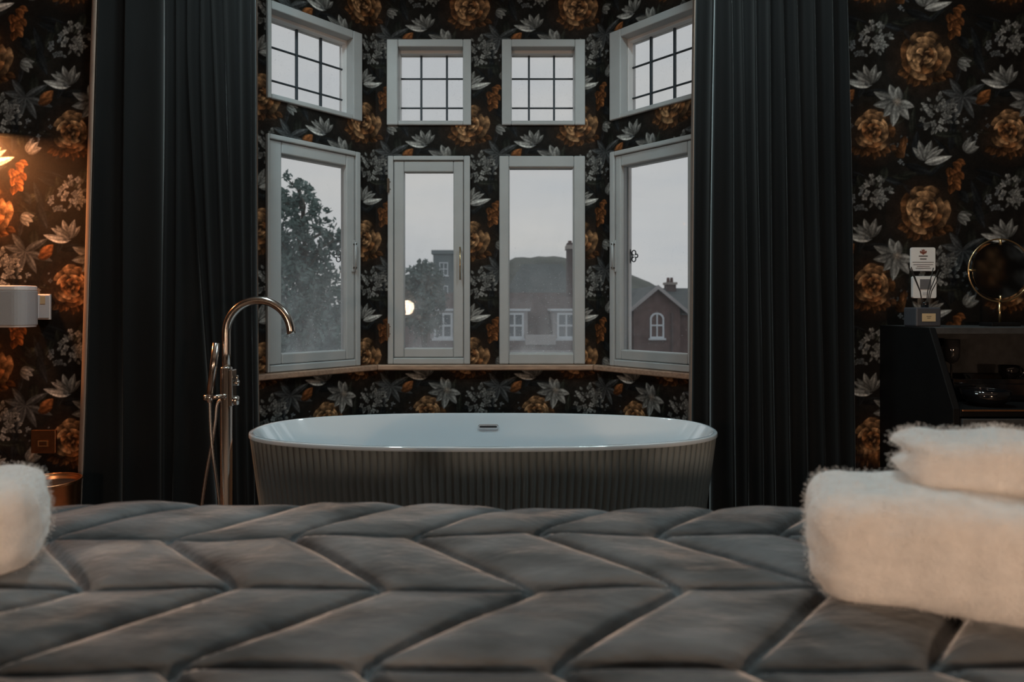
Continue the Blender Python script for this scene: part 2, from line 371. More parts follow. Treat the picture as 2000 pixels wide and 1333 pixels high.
def paper_wall(name, P, d, L, holes, ufine, zfine, rep, phase, label, z1=2.95, step=.0032, coarse=.02, thick=.12):
    ang = math.atan2(d[1], d[0]); zb = [h for q in holes for h in (q[2], q[3])]; ub = [h for q in holes for h in (q[0], q[1])]
    U = axis_lines(0, L, ub, ufine, step, coarse); Z = axis_lines(0, z1, zb, zfine, step, coarse)
    uu, zz = np.meshgrid(U, Z); V = np.stack([uu, np.zeros_like(uu), zz], -1)
    cu = (U[1:]+U[:-1])/2; cz = (Z[1:]+Z[:-1])/2; keep = np.ones((len(cz), len(cu)), bool)
    for a, b, c, e in holes: keep &= ~(((cu > a) & (cu < b))[None] & ((cz > c) & (cz < e))[:, None])
    me, used = grid_mesh(name, V, keep)
    col = sample_tile(phase[2]+(uu-phase[0])*266/rep[0], phase[3]-(zz-phase[1])*301/rep[1]).reshape(-1, 3)[used]
    at = me.color_attributes.new('print', 'FLOAT_COLOR', 'POINT')
    at.data.foreach_set('color', np.concatenate([col, np.ones((len(col), 1))], 1).astype(np.float32).ravel())
    o = finish(name, me, M['paper']); o.location = (P[0], P[1], 0); o.rotation_euler = (0, 0, ang)
    tag(o, label, 'wall', kind='structure')
    mb = MB(); ub = sorted({0, L, *ub}); zb = sorted({0, z1, *zb})
    for a, b in zip(ub[:-1], ub[1:]):
        for c, e in zip(zb[:-1], zb[1:]):
            if any(h[0] <= (a+b)/2 <= h[1] and h[2] <= (c+e)/2 <= h[3] for h in holes): continue
            mb.box(a, b, .0015, thick, c, e)
    mb.build('masonry', M['render_pale'], o)
    return o

P0, P1, P2, P3 = (-1.3135, 3.0), (-.748, 3.65), (.459, 3.65), (1.0247, 3.0)
def facet(A, B):
    L = math.hypot(B[0]-A[0], B[1]-A[1]); return A, ((B[0]-A[0])/L, (B[1]-A[1])/L), L
FL, FB, FR = facet(P0, P1), facet(P1, P2), facet(P2, P3)
def u_at(fc, x, off=0.):
    P, d, L = fc; n = (-d[1], d[0]); k = (x-1000)/F
    return (P[0]+n[0]*off-k*(P[1]+n[1]*off))/(k*d[1]-d[0])
LOW = (.735, 1.873); UPP = (2.043, 2.512)
WIN = [  # facet, lower frame px, lower glass px, glass z, upper frame px, upper opening px, lead px, sash?, hazy?
    (FL, (523, 705), (546, 672), (.822, 1.79), (523, 708), (531, 690), (579, 626), 'left'),
    (FB, (757, 918), (790, 886), (.822, 1.787), (755, 920), (777, 904), (823, 873), 'mid'),
    (FB, (975, 1143), (994, 1120), (.792, 1.812), (980, 1143), (999, 1123), (1033, 1082), 'fixed'),
    (FR, (1190, 1379), (1217, 1347), (.822, 1.79), (1190, 1385), (1212, 1372), (1272, 1318), 'right')]
HOLES = {id(FL): [], id(FB): [], id(FR): []}
for fc, lf, lg, gz, uf, uo, ld, kind in WIN:
    HOLES[id(fc)] += [(u_at(fc, lf[0])+.012, u_at(fc, lf[1])-.012, LOW[0]+.012, LOW[1]-.012), (u_at(fc, uf[0])+.012, u_at(fc, uf[1])-.012, UPP[0]+.012, UPP[1]-.012)]
BREP, RREP = (.596, .637), (.614, .695)
# bay: the cell point (1885,125) lies at (767,250) px on the middle facet
ub = (767-1000)/F*3.65-P1[0]; zb_ = CZ+(HY-250)/F*3.65
zf = [(.44, 2.80)]
paper_wall('wall_bay_left', P0, FL[1], FL[2], HOLES[id(FL)], [(.08, FL[2])], zf, BREP, (FL[2]+ub, zb_, 195, 50), 'canted bay wall in dark floral paper on the tap side')
paper_wall('wall_bay_middle', P1, FB[1], FB[2], HOLES[id(FB)], [(0, FB[2])], zf, BREP, (ub, zb_, 195, 50), 'middle bay wall papered with dark floral wallpaper around two windows')
paper_wall('wall_bay_right', P2, FR[1], FR[2], HOLES[id(FR)], [(0, .66)], zf, BREP, (ub-FB[2], zb_, 195, 50), 'canted bay wall in dark floral paper on the cabinet side')
# room wall either side of the bay mouth
Xl, Xr, YW = -3.0, 3.0, 3.0
uL = (54-1000)/F*YW-Xl; zL = CZ+(HY-434)/F*YW
paper_wall('wall_front_left', (Xl, YW), (1, 0), P0[0]-Xl, [], [(.62, 1.24)], [(.30, 2.50)], RREP, (uL, zL, 195, 60), 'floral papered wall carrying the speaker and light switch')
uR = (1708-1000)/F*YW-P3[0]; zR = CZ+(HY-258)/F*YW
paper_wall('wall_front_right', P3, (1, 0), Xr-P3[0], [], [(.42, 1.32)], [(.40, 2.50)], RREP, (uR, zR, 18, 187), 'floral papered wall behind the black cabinet')
YB = -1.0
paper_wall('wall_left', (Xl, YB), (0, 1), YW-YB, [], [], [], RREP, (0, 0, 0, 0), 'dark floral side wall on the lamp side', coarse=.025)
paper_wall('wall_right', (Xr, YW), (0, -1), YW-YB, [], [], [], RREP, (0, 0, 0, 0), 'dark floral side wall on the cabinet side', coarse=.025)
paper_wall('wall_rear', (Xr, YB), (-1, 0), Xr-Xl, [], [], [], RREP, (0, 0, 0, 0), 'dark floral wall behind the bed head', coarse=.025)
room_poly = [(Xl-.1, YB-.1), (Xr+.1, YB-.1), (Xr+.1, YW+.1), (P3[0]+.1, YW+.1), (P2[0]+.06, P2[1]+.11), (P1[0]-.06, P1[1]+.11), (P0[0]-.1, YW+.1), (Xl-.1, YW+.1)]
tag(MB().prism(room_poly, 2.95, 3.05).build('ceiling', M['ceiling_paint']), 'plain painted ceiling of the room and bay', 'ceiling', kind='structure')
fl = tag(MB().prism(room_poly, -.12, -.02).build('floor', M['floor_wood']), 'dark wooden floor', 'floor', kind='structure')
plank_me = None
for j in range(33):
    x0 = Xl+j*.182
    yy = YW if not (P0[0] < x0+.09 < P3[0]) else 3.60
    if plank_me is None:
        pl = MB().box(0, .18, 0, 1, -.02, 0).build('plank', M['floor_wood'], fl, bevel=.002); plank_me = pl.data
    else:
        pl = bpy.data.objects.new('plank', plank_me); link(pl, fl)
    pl.location = (x0, YB, 0); pl.scale = (1, yy-YB, 1)

# ------------------------------------------------------------------ windows
def frame_boxes(x0, x1, z0, z1, l, r, b, t, y0, y1):
    m = MB(); m.box(x0, x0+l, y0, y1, z0, z1); m.box(x1-r, x1, y0, y1, z0, z1)
    m.box(x0+l, x1-r, y0, y1, z0, z0+b); m.box(x0+l, x1-r, y0, y1, z1-t, z1); return m
def ornate_latch(parent, x, y, z, s, flip):
    """curled wrought fastener on the outer casement: three loops and a short plate"""
    m = MB()
    def loop(cx, cz, r, a0, a1):
        m.tube([(x+flip*s*(cx+r*math.cos(a)), y, z+s*(cz+r*math.sin(a))) for a in np.linspace(a0, a1, 18)], s*.075, 6)
    loop(.55, .42, .30, -.6, 4.9); loop(.55, -.42, .30, .6, -4.9); loop(.95, 0, .22, 2.6, -2.6)
    m.tube([(x, y, z+s*.75), (x+flip*s*.15, y, z+s*.35), (x+flip*s*.3, y, z), (x+flip*s*.15, y, z-s*.35), (x, y, z-s*.75)], s*.08, 6)
    m.box(min(x, x-flip*s*.1), max(x, x-flip*s*.1), y-.006, y+.006, z-s*.9, z+s*.9)
    m.build('casement_fastener', M['iron'], parent, smooth=True)
def bar_handle(parent, x, z0, z1, y, m_bar, r):
    h = MB().tube([(x, y-.022, z0-.012), (x, y-.022, z1+.012)], r, 8).build('handle', m_bar, parent, smooth=True)
    for zz in (z0, z1): MB().tube([(x, y+.001, zz), (x, y-.022, zz)], r*.8, 8).build('handle_post', M['screw'], h, smooth=True)
def plate_handle(parent, x, z0, z1, y):
    h = MB().box(x-.009, x+.009, y-.008, y+.001, z0-.022, z1+.022).build('handle_plate', M['white_paint'], parent, bevel=.003)
    MB().tube([(x, y-.026, z0-.01), (x, y-.026, z1+.01)], .0055, 10).build('handle_bar', M['white_paint'], h, smooth=True)
    for zz in (z0, z1): MB().tube([(x, y, zz), (x, y-.033, zz)], .0042, 8).build('screw', M['screw'], h, smooth=True)
names = ['canted casement window filled by the leafy tree outside', 'narrow hinged casement with dark bar handle in middle bay wall', 'fixed wide-pane window beside the narrow hinged casement in middle bay wall', 'canted casement window looking onto the brick gable outside']
upn = ['leaded upper light above the tree-filled canted casement', 'leaded upper light above the narrow hinged casement', 'leaded upper light above the fixed wide-pane window', 'leaded upper light above the canted casement facing the brick gable']
for i, (fc, lf, lg, gz, uf, uo, ld, kind) in enumerate(WIN):
    P, d, L = fc; ang = math.atan2(d[1], d[0])
    # lower light
    a, b = u_at(fc, lf[0], -.02), u_at(fc, lf[1], -.02); g0, g1 = u_at(fc, lg[0], .012)-a, u_at(fc, lg[1], .012)-a; w = b-a; h = LOW[1]-LOW[0]
    r = thing('window_%d' % (i+1), names[i], 'window', (P[0]+d[0]*a, P[1]+d[1]*a, LOW[0]), ang, kind='structure')
    z0, z1 = gz[0]-LOW[0], gz[1]-LOW[0]
    if kind == 'fixed':
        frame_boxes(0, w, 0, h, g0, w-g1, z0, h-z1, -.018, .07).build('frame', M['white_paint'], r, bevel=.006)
        MB().box(g0-.005, g1+.005, .022, .027, z0-.005, z1+.005).build('pane', M['glass_haze'], r)
        frame_boxes(g0-.003, g1+.003, z0-.003, z1+.003, .007, .007, .007, .007, -.006, .021).build('glazing_bead', M['white_paint'], r, bevel=.002)
    else:
        fl_, fr_ = (.030, .034) if kind == 'mid' else ((.012, .030) if kind == 'left' else (.030, .014))
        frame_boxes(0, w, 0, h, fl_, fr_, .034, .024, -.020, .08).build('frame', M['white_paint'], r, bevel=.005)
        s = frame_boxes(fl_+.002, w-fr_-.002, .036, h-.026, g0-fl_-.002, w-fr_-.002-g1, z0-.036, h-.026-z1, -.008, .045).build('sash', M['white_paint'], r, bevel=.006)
        MB().box(g0-.005, g1+.005, .016, .021, z0-.005, z1+.005).build('pane', M['glass_clear' if kind == 'right' else 'glass_haze'], s)
        if kind == 'mid':
            bar_handle(s, u_at(fc, 899, -.01)-a, 1.107-LOW[0]+.10, 1.107-LOW[0]+.255, -.008, M['brass'], .0038)
            for zz in (.185, .975):
                hg = MB().box(-.004, .010, -.028, -.018, zz-.036, zz+.036).tube([(.002, -.028, zz-.038), (.002, -.028, zz+.038)], .006, 8).build('hinge', M['bronze_hinge'], r)
                for q in (-.02, .02): MB().lathe([(.003, 0), (.003, .0035)], 8, (.014, -.0195, zz+q), 'y').build('screw', M['screw'], hg)
        else:
            xh = u_at(fc, 690 if kind == 'left' else 1201, -.012)-a
            plate_handle(s, xh, .52, .645, -.008)
            # outer casement stile behind the glass with its curled fastener
            if kind == 'left': q0, q1, fx, fp = g1+.040, g1+.10, g1+.040, -1
            else: q0, q1, fx, fp = g0-.09, g0-.012, g0-.012, 1
            os_ = frame_boxes(q0 if kind == 'right' else g0-.1, g1+.1 if kind == 'right' else q1, z0-.06, z1+.06, q1-q0 if kind == 'right' else .06, .06 if kind == 'right' else q1-q0, .055, .055, .075, .10).build('outer_casement', M['outer_paint'], r, bevel=.004)
            ornate_latch(os_, fx, .088, .585, .042, fp)
    # upper leaded light
    a, b = u_at(fc, uf[0], -.015), u_at(fc, uf[1], -.015); w = b-a; h = UPP[1]-UPP[0]
    o0, o1 = u_at(fc, uo[0], -.015)-a, u_at(fc, uo[1], -.015)-a; z0, z1 = .024, h-.042
    r = thing('window_%d' % (i+5), upn[i], 'window', (P[0]+d[0]*a, P[1]+d[1]*a, UPP[0]), ang, kind='structure')
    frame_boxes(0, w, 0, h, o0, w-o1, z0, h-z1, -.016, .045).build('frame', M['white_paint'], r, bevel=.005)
    frame_boxes(o0-.012, o1+.012, z0-.012, z1+.012, .014, .014, .013, .026, .046, .11).build('casement', M['outer_paint'], r, bevel=.003)
    xs = [o0+.001, u_at(fc, ld[0], .085)-a, u_at(fc, ld[1], .085)-a, o1-.001]; zs = [z0, 2.163-UPP[0], 2.327-UPP[0], z1-.012]
    if True:
        for p in range(3):
            for q in range(3):
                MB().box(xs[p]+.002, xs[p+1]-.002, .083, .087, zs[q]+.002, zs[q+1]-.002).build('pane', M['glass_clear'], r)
    for x in xs[1:3]: MB().box(x-.0055, x+.0055, .077, .093, z0-.004, z1).build('lead_came', M['lead'], r, bevel=.002)
    for z in zs[1:3]: MB().box(o0, o1, .0785, .0915, z-.0035, z+.0035).build('lead_came', M['lead'], r, bevel=.001)

# timber sill running round the bay
def offset_line(off):
    n = [(-f[1][1], f[1][0]) for f in (FL, FB, FR)]
    def isect(i, j):
        # intersection of facets i and j both moved by off along their outward normals
        A = (FL, FB, FR)[i]; B = (FL, FB, FR)[j]
        ax, ay = A[0][0]+n[i][0]*off, A[0][1]+n[i][1]*off; bx, by = B[0][0]+n[j][0]*off, B[0][1]+n[j][1]*off
        de = A[1][0]*B[1][1]-A[1][1]*B[1][0]; t = ((bx-ax)*B[1][1]-(by-ay)*B[1][0])/de
        return (ax+A[1][0]*t, ay+A[1][1]*t)
    s0 = (P0[0]+FL[1][0]*.10+n[0][0]*off, P0[1]+FL[1][1]*.10+n[0][1]*off)
    s1 = (P3[0]-FR[1][0]*.10+n[2][0]*off, P3[1]-FR[1][1]*.10+n[2][1]*off)
    return [s0, isect(0, 1), isect(1, 2), s1]
outer, inner = offset_line(.01), offset_line(-.042)
sill = thing('trim_1', 'polished wooden sill running round the bay under the windows', 'window sill', (-.144, 3.6, .703), kind='structure')
for k in range(3):
    MB().prism([(p[0]+.144, p[1]-3.6) for p in (inner[k], inner[k+1], outer[k+1], outer[k])], 0, .030).build('sill_board', M['sill_wood'], sill, bevel=.006)

# ------------------------------------------------------------------ curtains
def curtain(name, label, top, bot, yr, mat_, ret, turn=.034):
    """ridge lines in px at the top (row 75) and low down (row 975), measured at depth yr"""
    zt, zl = CZ-(75-HY)/F*yr, CZ-(975-HY)/F*yr
    zs = np.linspace(.012, 2.8625, 56); cols = []
    per = 14; n = len(top)
    X = np.zeros((len(zs), (n-1)*per+1)); Y = np.zeros_like(X)
    for r, z in enumerate(zs):
        f = (zt-z)/(zt-zl)
        ff = min(max(f, -.25), 1.35)
        rp = [((a+(b-a)*(ff if abs(b-a) < 45 else max(0, ff)**1.35))-1000)/F*yr+.004*math.sin(z*2.1+k*1.7) for k, (a, b) in enumerate(zip(top, bot))]
        for k in range(n-1):
            sp = rp[k+1]-rp[k]; A = min(max(sp*.95, .016), .055)*(1+.12*math.sin(z*1.3+k*2.3))
            for j in range(per+(k == n-2)):
                t = j/per
                X[r, k*per+j] = rp[k]+sp*t-.13*sp*math.sin(2*PI*t)
                Y[r, k*per+j] = yr+A*(.5-.5*math.cos(2*PI*t))**.85+.006*math.sin(k*1.9+z*.9)
    if ret:
        m = 8
        ex = np.zeros((len(zs), m)); ey = np.zeros_like(ex)
        for j in range(m):
            t = (j+1)/m; ex[:, j] = X[:, -1]+.008*math.sin(t*PI); ey[:, j] = Y[:, -1]+.05*t
        X = np.concatenate([X, ex], 1); Y = np.concatenate([Y, ey], 1)
    V = np.stack([X, Y, np.repeat(zs[:, None], X.shape[1], 1)], -1)
    cx, cy = X.mean(), Y.mean(); V[..., 0] -= cx; V[..., 1] -= cy
    me, _ = grid_mesh(name, V)
    o = thing(name, label, 'curtain', (cx, cy, 0), group='bay curtains')
    c = finish('velvet_face', me, mat_, o, smooth=True)
    s = c.modifiers.new('cloth', 'SOLIDIFY'); s.thickness = .004; s.offset = 0
    nl = 48; le, re = X[:, 0], X[:, -9]; nb = 10
    lx = np.zeros((len(zs), nl)); ly = np.zeros_like(lx)
    for j in range(nl):
        if j < nb:                                   # turned leading edge, facing away from the bay
            t = j/(nb-1); lx[:, j] = le-.002-turn*math.sin(t*PI/2); ly[:, j] = yr-.001+.080*(1-math.cos(t*PI/2))
        else:
            t = (j-nb+1)/(nl-nb); lx[:, j] = (le-.002-turn)*(1-t)+(re+.005)*t; ly[:, j] = yr+.080+.008*math.sin(t*30)*math.sin(t*PI)-.03*max(0, 1-(1-t)/.03)
    lx -= cx; ly -= cy
    me, _ = grid_mesh('lining', np.stack([lx, ly, np.repeat(zs[:, None], nl, 1)], -1))
    c = finish('lining', me, M['lining'], o, smooth=True)
    s = c.modifiers.new('cloth', 'SOLIDIFY'); s.thickness = .002; s.offset = 0
    return o
YC = 2.83
curtain('curtain', 'black velvet curtain behind the floor-standing bath tap', [190, 245, 322, 345, 368, 392, 415, 440, 468, 490], [160, 238, 318, 340, 424, 437, 449, 461, 479, 498], YC, M['velvet_black'], True, .050)
curtain('curtain', 'black velvet curtain between bath and black cabinet', [1358, 1392, 1428, 1452, 1478, 1502, 1530, 1560, 1592, 1625, 1656], [1345, 1384, 1436, 1462, 1490, 1513, 1545, 1578, 1612, 1642, 1671], YC, M['velvet_black'], True, -.014)
ct = thing('curtain_track', 'dark curtain track fixed under the ceiling across the bay', 'curtain track', (-.17, YC+.02, 2.95))
MB().box(-1.75, 1.75, -.022, .022, -.088, -.06).build('rail', M['lamp_black'], ct, bevel=.004)
for x in (-1.6, -.5, .5, 1.6): MB().box(x-.012, x+.012, -.012, .012, -.06, 0).build('bracket', M['lamp_black'], ct)

# ------------------------------------------------------------------ bath
BX, BY, BZ, BA, BB = -.108, 2.575, .58, .887, .362
bath = thing('bathtub', 'freestanding oval bathtub with dark fluted outside and white inside', 'bathtub', (BX, BY, 0))
def oval(a, b, n, ex=2.5):
    t = np.linspace(0, 2*PI, 4001)[:-1]
    x = a*np.sign(np.cos(t))*np.abs(np.cos(t))**(2/ex); y = b*np.sign(np.sin(t))*np.abs(np.sin(t))**(2/ex)
    p = np.stack([x, y], 1); p = np.concatenate([p, p[:1]]); l = np.concatenate([[0], np.cumsum(np.hypot(*np.diff(p, axis=0).T))])
    s = np.linspace(0, l[-1], n+1)[:-1]
    return np.stack([np.interp(s, l, p[:, 0]), np.interp(s, l, p[:, 1])], 1)
NF, PF = 162, 10
base = oval(1, 1, 10)
ring = oval(BA, BB, NF*PF)
tan = np.roll(ring, -1, 0)-np.roll(ring, 1, 0); tan /= np.linalg.norm(tan, axis=1)[:, None]; nor = np.stack([tan[:, 1], -tan[:, 0]], 1)
flute = np.abs(np.sin(np.pi*np.arange(NF*PF)/PF))**.8
rows = []
for z, k in ((0.0, .895), (.012, .905), (.15, .93), (.30, .955), (.45, .978), (.572, .996)):
    q = ring*k+nor*(-.0075*(1-flute))[:, None]
    rows.append(np.concatenate([q, np.full((len(q), 1), z)], 1))
me, _ = grid_mesh('shell', np.array(rows), wrap=True)
finish('shell', me, M['bath_shell'], bath, smooth=True)
def loft(profile, n=220):
    out = []
    for z, inset, *end in profile:
        a, b = BA-(end[0] if end else inset), BB-inset*.98
        q = oval(a, b, n); out.append(np.concatenate([q, np.full((n, 1), z)], 1))
    return np.array(out)
me, _ = grid_mesh('rim', loft([(.566, .000), (.577, .0), (.580, .0015), (.581, .004), (.581, .013), (.580, .0155), (.576, .017)]), wrap=True)
finish('rim', me, M['bath_white'], bath, smooth=True)
inner_prof = [(.576, .017, .017), (.54, .030, .044), (.46, .058, .108), (.36, .088, .182), (.27, .122, .255), (.21, .160, .315), (.175, .21, .375), (.16, .27, .44), (.157, .33, .50)]
V = loft(inner_prof); me, _ = grid_mesh('basin', V, wrap=True)
basin = finish('basin', me, M['bath_white'], bath, smooth=True)
MB().add([tuple(p) for p in V[-1]], [tuple(range(220))]).build('basin_floor', M['bath_white'], bath)
ins = np.interp(.527, [p[0] for p in inner_prof][::-1], [p[1] for p in inner_prof][::-1]); yo = BB-ins*.98
def stadium(w, h, n=12):
    r = h/2; return [(w/2-r+r*math.cos(a), r*math.sin(a)) for a in np.linspace(-PI/2, PI/2, n)]+[(-w/2+r+r*math.cos(a), r*math.sin(a)) for a in np.linspace(PI/2, 1.5*PI, n)]
ov = MB().prism([(x+.005, z+.527) for x, z in stadium(.090, .019)], yo-.012, yo+.004, 'y').build('overflow', M['chrome'], bath, bevel=.002)
MB().prism([(x+.005, z+.527) for x, z in stadium(.076, .008)], yo-.0135, yo-.011, 'y').build('overflow_slot', M['dark'], ov)
MB().lathe([(.0, 0), (.032, 0), (.034, .003), (.030, .006), (0, .008)], 24, (0, 0, .157), cap=False).build('waste', M['chrome'], bath, smooth=True)
MB().prism([tuple(p) for p in oval(BA*.89, BB*.89, 120)], 0, .02).build('plinth', M['bath_shell'], bath)

# ------------------------------------------------------------------ floor-standing bath filler
YT = 2.42
tx = (442-1000)/F*YT
tap = thing('bath_tap', 'brushed steel floor-standing bath tap with arched spout and hand shower', 'tap', (tx, YT, 0))
def tp(x, y, dy=0): v = px(x, y, YT); return (v.x-tx, dy, v.z)
MB().lathe([(.045, 0), (.045, .008), (.04, .012), (.021, .014), (.021, .826), (.019, .830), (.0150, .831)], 28, cap=True).build('column', M['steel'], tap, smooth=True)
arc = [(0, 0, .82), (0, 0, .88), (0, 0, .955)]
for a in np.linspace(PI, .06, 28)[1:]: arc.append((.1175+.1175*math.cos(a), 0, .955+.1175*math.sin(a)))
arc.append((.2365, 0, .955-.005))
MB().tube(arc, .0150, 18).build('spout', M['steel'], tap, smooth=True)
hs = MB().tube([tp(431, 669, -.035), tp(417.5, 768, -.03)], .0125, 16).build('hand_shower', M['steel'], tap, smooth=True)
MB().tube([tp(417.5, 766, -.03), tp(417, 784, -.03)], .0095, 12).build('hose_nut', M['chrome'], hs, smooth=True)
MB().tube([tp(409, 775, -.03), tp(444, 773, -.022)], .0085, 12).tube([tp(443, 773, -.03), tp(443, 773, .0)], .009, 10).build('shower_bracket', M['steel'], tap, smooth=True)
MB().tube([tp(407, 775, -.03), tp(413, 775, -.03)], .011, 12).build('bracket_cap', M['steel'], tap, smooth=True)
body = MB().box(.016, .030, -.020, .020, .690, .822).build('valve_plate', M['steel'], tap, bevel=.004)
MB().tube([(.028, 0, .772), (.046, 0, .772)], .010, 12).tube([(.040, 0, .772), (.043, -.01, .80)], .005, 8).build('diverter', M['steel'], body, smooth=True)
MB().lathe([(.010, .016), (.010, .026), (.017, .028), (.018, .040), (.014, .045), (0, .046)], 20, (0, 0, .708), 'x', cap=False).build('temperature_knob', M['steel'], tap, smooth=True)
def smooth_path(pts, n=10):
    pts = [Vector(p) for p in pts]; out = []
    for i in range(len(pts)-1):
        p0, p1, p2, p3 = pts[max(i-1, 0)], pts[i], pts[i+1], pts[min(i+2, len(pts)-1)]
        for k in range(n):
            t = k/n; out.append(.5*((2*p1)+(p2-p0)*t+(2*p0-5*p1+4*p2-p3)*t*t+(3*p1-p0-3*p2+p3)*t**3))
    return out+[pts[-1]]
hp = smooth_path([tp(417, 782, -.03), tp(419, 830, -.032), tp(424, 880, -.036), tp(431, 930, -.036), tp(437, 985, -.034), tp(440, 1060, -.035), (-.03, -.04, .10), (-.06, -.04, .07), (-.09, -.035, .12), tp(396, 1040, -.03), tp(404, 965, -.03), tp(413, 905, -.028), tp(421, 860, -.026), tp(426, 820, -.022), tp(428, 790, -.018), tp(434, 780, -.01)], 14)
rr = [.0058 if k % 2 else .0049 for k in range(len(hp))]
MB().tube(hp, rr, 8).build('shower_hose', M['hose'], tap, smooth=True)

# ------------------------------------------------------------------ bed, bedspread, towels
BEDZ = .67; HB = CZ-BEDZ
bed = thing('bed', 'wide upholstered bed under the grey quilted bedspread', 'bed', (0, .25, 0))
MB().box(-.96, .96, -1.05, .94, .06, .34).build('divan_base', M['divan'], bed, bevel=.02)
MB().box(-.97, .97, -1.05, .96, .34, .628).build('mattress', M['mattress'], bed, bevel=.05)
MB().box(-1.05, 1.05, -1.15, -1.06, .06, 1.2).build('headboard', M['divan'], bed, bevel=.03)
for x in (-.85, .85):
    for y in (-.95, .84): MB().lathe([(.025, 0), (.03, .06)], 12, (x, y, 0)).build('leg', M['black_wood'], bed)
def quilt():
    XE, YE, R = 1.02, 1.293, .045          # flat limits of the top and the turn-down radius
    la, ln = np.arange(-1.30, 1.3001, .0052), np.arange(-.75, 1.62, .0052)
    A, B = np.meshgrid(la, ln)
    def bend(t, lim):
        """unrolled distance -> (position, drop, slope angle) over a rounded edge"""
        s = np.abs(t); st = lim-R; over = np.clip(s-st, 0, None); ar = R*PI/2
        ang = np.clip(over/R, 0, PI/2)
        pos = np.minimum(s, st)+R*np.sin(ang); drop = R*(1-np.cos(ang))+np.clip(over-ar, 0, None)
        return np.sign(t)*pos, drop, ang
    # chevron seams: rows .2 m deep, 45 degree stitches alternating row by row
    S = .2; rot = math.radians(-1.3)
    a = A*math.cos(rot)-(B-1.1)*math.sin(rot); b = A*math.sin(rot)+(B-1.1)*math.cos(rot)+1.1
    rowf = (1.097-b)/S; row = np.floor(rowf); fr = rowf-row
    d_row = np.minimum(fr, 1-fr)*S
    even = (row % 2) == 0
    ph = (a+.3706)/S
    diag = np.where(even, ph-fr, ph-(1-fr)); dd = np.abs(diag-np.round(diag))*S/math.sqrt(2)
    dist = np.minimum(d_row, dd)
    t = np.clip(dist/.055, 0, 1); edge = np.clip((1.34-B)/.16, .55, 1); puff = edge*(.0145*(1-(1-t)**2.6)-.0105*np.exp(-(dist/.0056)**2))
    nz = np.array([[mnoise.noise(Vector((x*5.0, y*5.0, 0))) for x in la[::4]] for y in ln[::4]])
    nz2 = np.array([[mnoise.noise(Vector((x*17.0, y*26.0, 3))) for x in la[::2]] for y in ln[::2]])
    def up(n, k):
        yi = np.arange(len(ln))/k; xi = np.arange(len(la))/k
        y0 = np.clip(yi.astype(int), 0, n.shape[0]-2); x0 = np.clip(xi.astype(int), 0, n.shape[1]-2); fy = np.clip(yi-y0, 0, 1)[:, None]; fx = np.clip(xi-x0, 0, 1)[None]
        return (n[y0][:, x0]*(1-fx)+n[y0][:, x0+1]*fx)*(1-fy)+(n[y0+1][:, x0]*(1-fx)+n[y0+1][:, x0+1]*fx)*fy
    puff = puff*(1+.5*up(nz, 4))+.0035*up(nz2, 2)*t
    sag = .006*up(nz, 4)
    Bx = B-(.022*A)*(B > 0)*np.clip(B, 0, 1)
    X, dx, ax = bend(A, XE); Y, dy, ay = bend(B, YE)
    Y = np.where(B < 0, B, Y); dy = np.where(B < 0, 0, dy); ay = np.where(B < 0, 0, ay)
    Y = Y-.018*A*np.clip(B, 0, 1)
    Z = BEDZ-.003-dx-dy+sag
    N = np.stack([np.sign(A)*np.sin(ax)*np.cos(ay), np.sin(ay)*np.cos(ax), np.cos(ax)*np.cos(ay)+.15], -1); N /= np.linalg.norm(N, axis=-1)[..., None]
    V = np.stack([X, Y, Z], -1)+N*puff[..., None]
    V[..., 2] = np.maximum(V[..., 2], .03+.02*np.clip(puff*30, 0, 1)); V[..., 1] -= .3
    me, _ = grid_mesh('bedspread', V)
    o = finish('bedspread', me, M['quilt'], smooth=True); o.location = (0, .3, 0)
    tag(o, 'grey velvet bedspread quilted in a chevron pattern', 'bedspread')
quilt()

def rounded_block(L, W, H, r, st):
    """closed rounded box as verts and quads, local x 0..L, y 0..W, z 0..H"""
    vs_, fs, key = [], [], {}
    def vid(p):
        k = tuple(round(c, 5) for c in p)
        if k not in key: key[k] = len(vs_); vs_.append(p)
        return key[k]
    def lin(n, l): return [l*k/n for k in range(n+1)]
    nx, ny, nz = [max(2, int(l/st)) for l in (L, W, H)]
    for (n1, l1, n2, l2, fn) in ((nx, L, ny, W, lambda a, b: ((a, b, 0), (a, b, H))), (nx, L, nz, H, lambda a, b: ((a, 0, b), (a, W, b))), (ny, W, nz, H, lambda a, b: ((0, a, b), (L, a, b)))):
        q1, q2 = lin(n1, l1), lin(n2, l2)
        for i in range(n1):
            for j in range(n2):
                for s in (0, 1):
                    f = [vid(fn(q1[i+di], q2[j+dj])[s]) for di, dj in ((0, 0), (1, 0), (1, 1), (0, 1))]
                    fs.append(tuple(f))
    P = np.array(vs_); c = np.clip(P, [r, r, r], [L-r, W-r, H-r]); dlt = P-c; ln = np.linalg.norm(dlt, axis=1); ln[ln == 0] = 1
    out = c+dlt/ln[:, None]*np.where(np.linalg.norm(dlt, axis=1) > 0, r, 0)[:, None]
    mid = np.array([L/2, W/2, H/2]); fx = []
    for f in fs:                                     # wind every face outward so the smooth shading has no seam
        a, b, c_, d_ = (P[i] for i in f)
        fx.append(f if np.dot(np.cross(b-a, d_-a), (a+b+c_+d_)/4-mid) > 0 else f[::-1])
    return out, fx, dlt/ln[:, None]
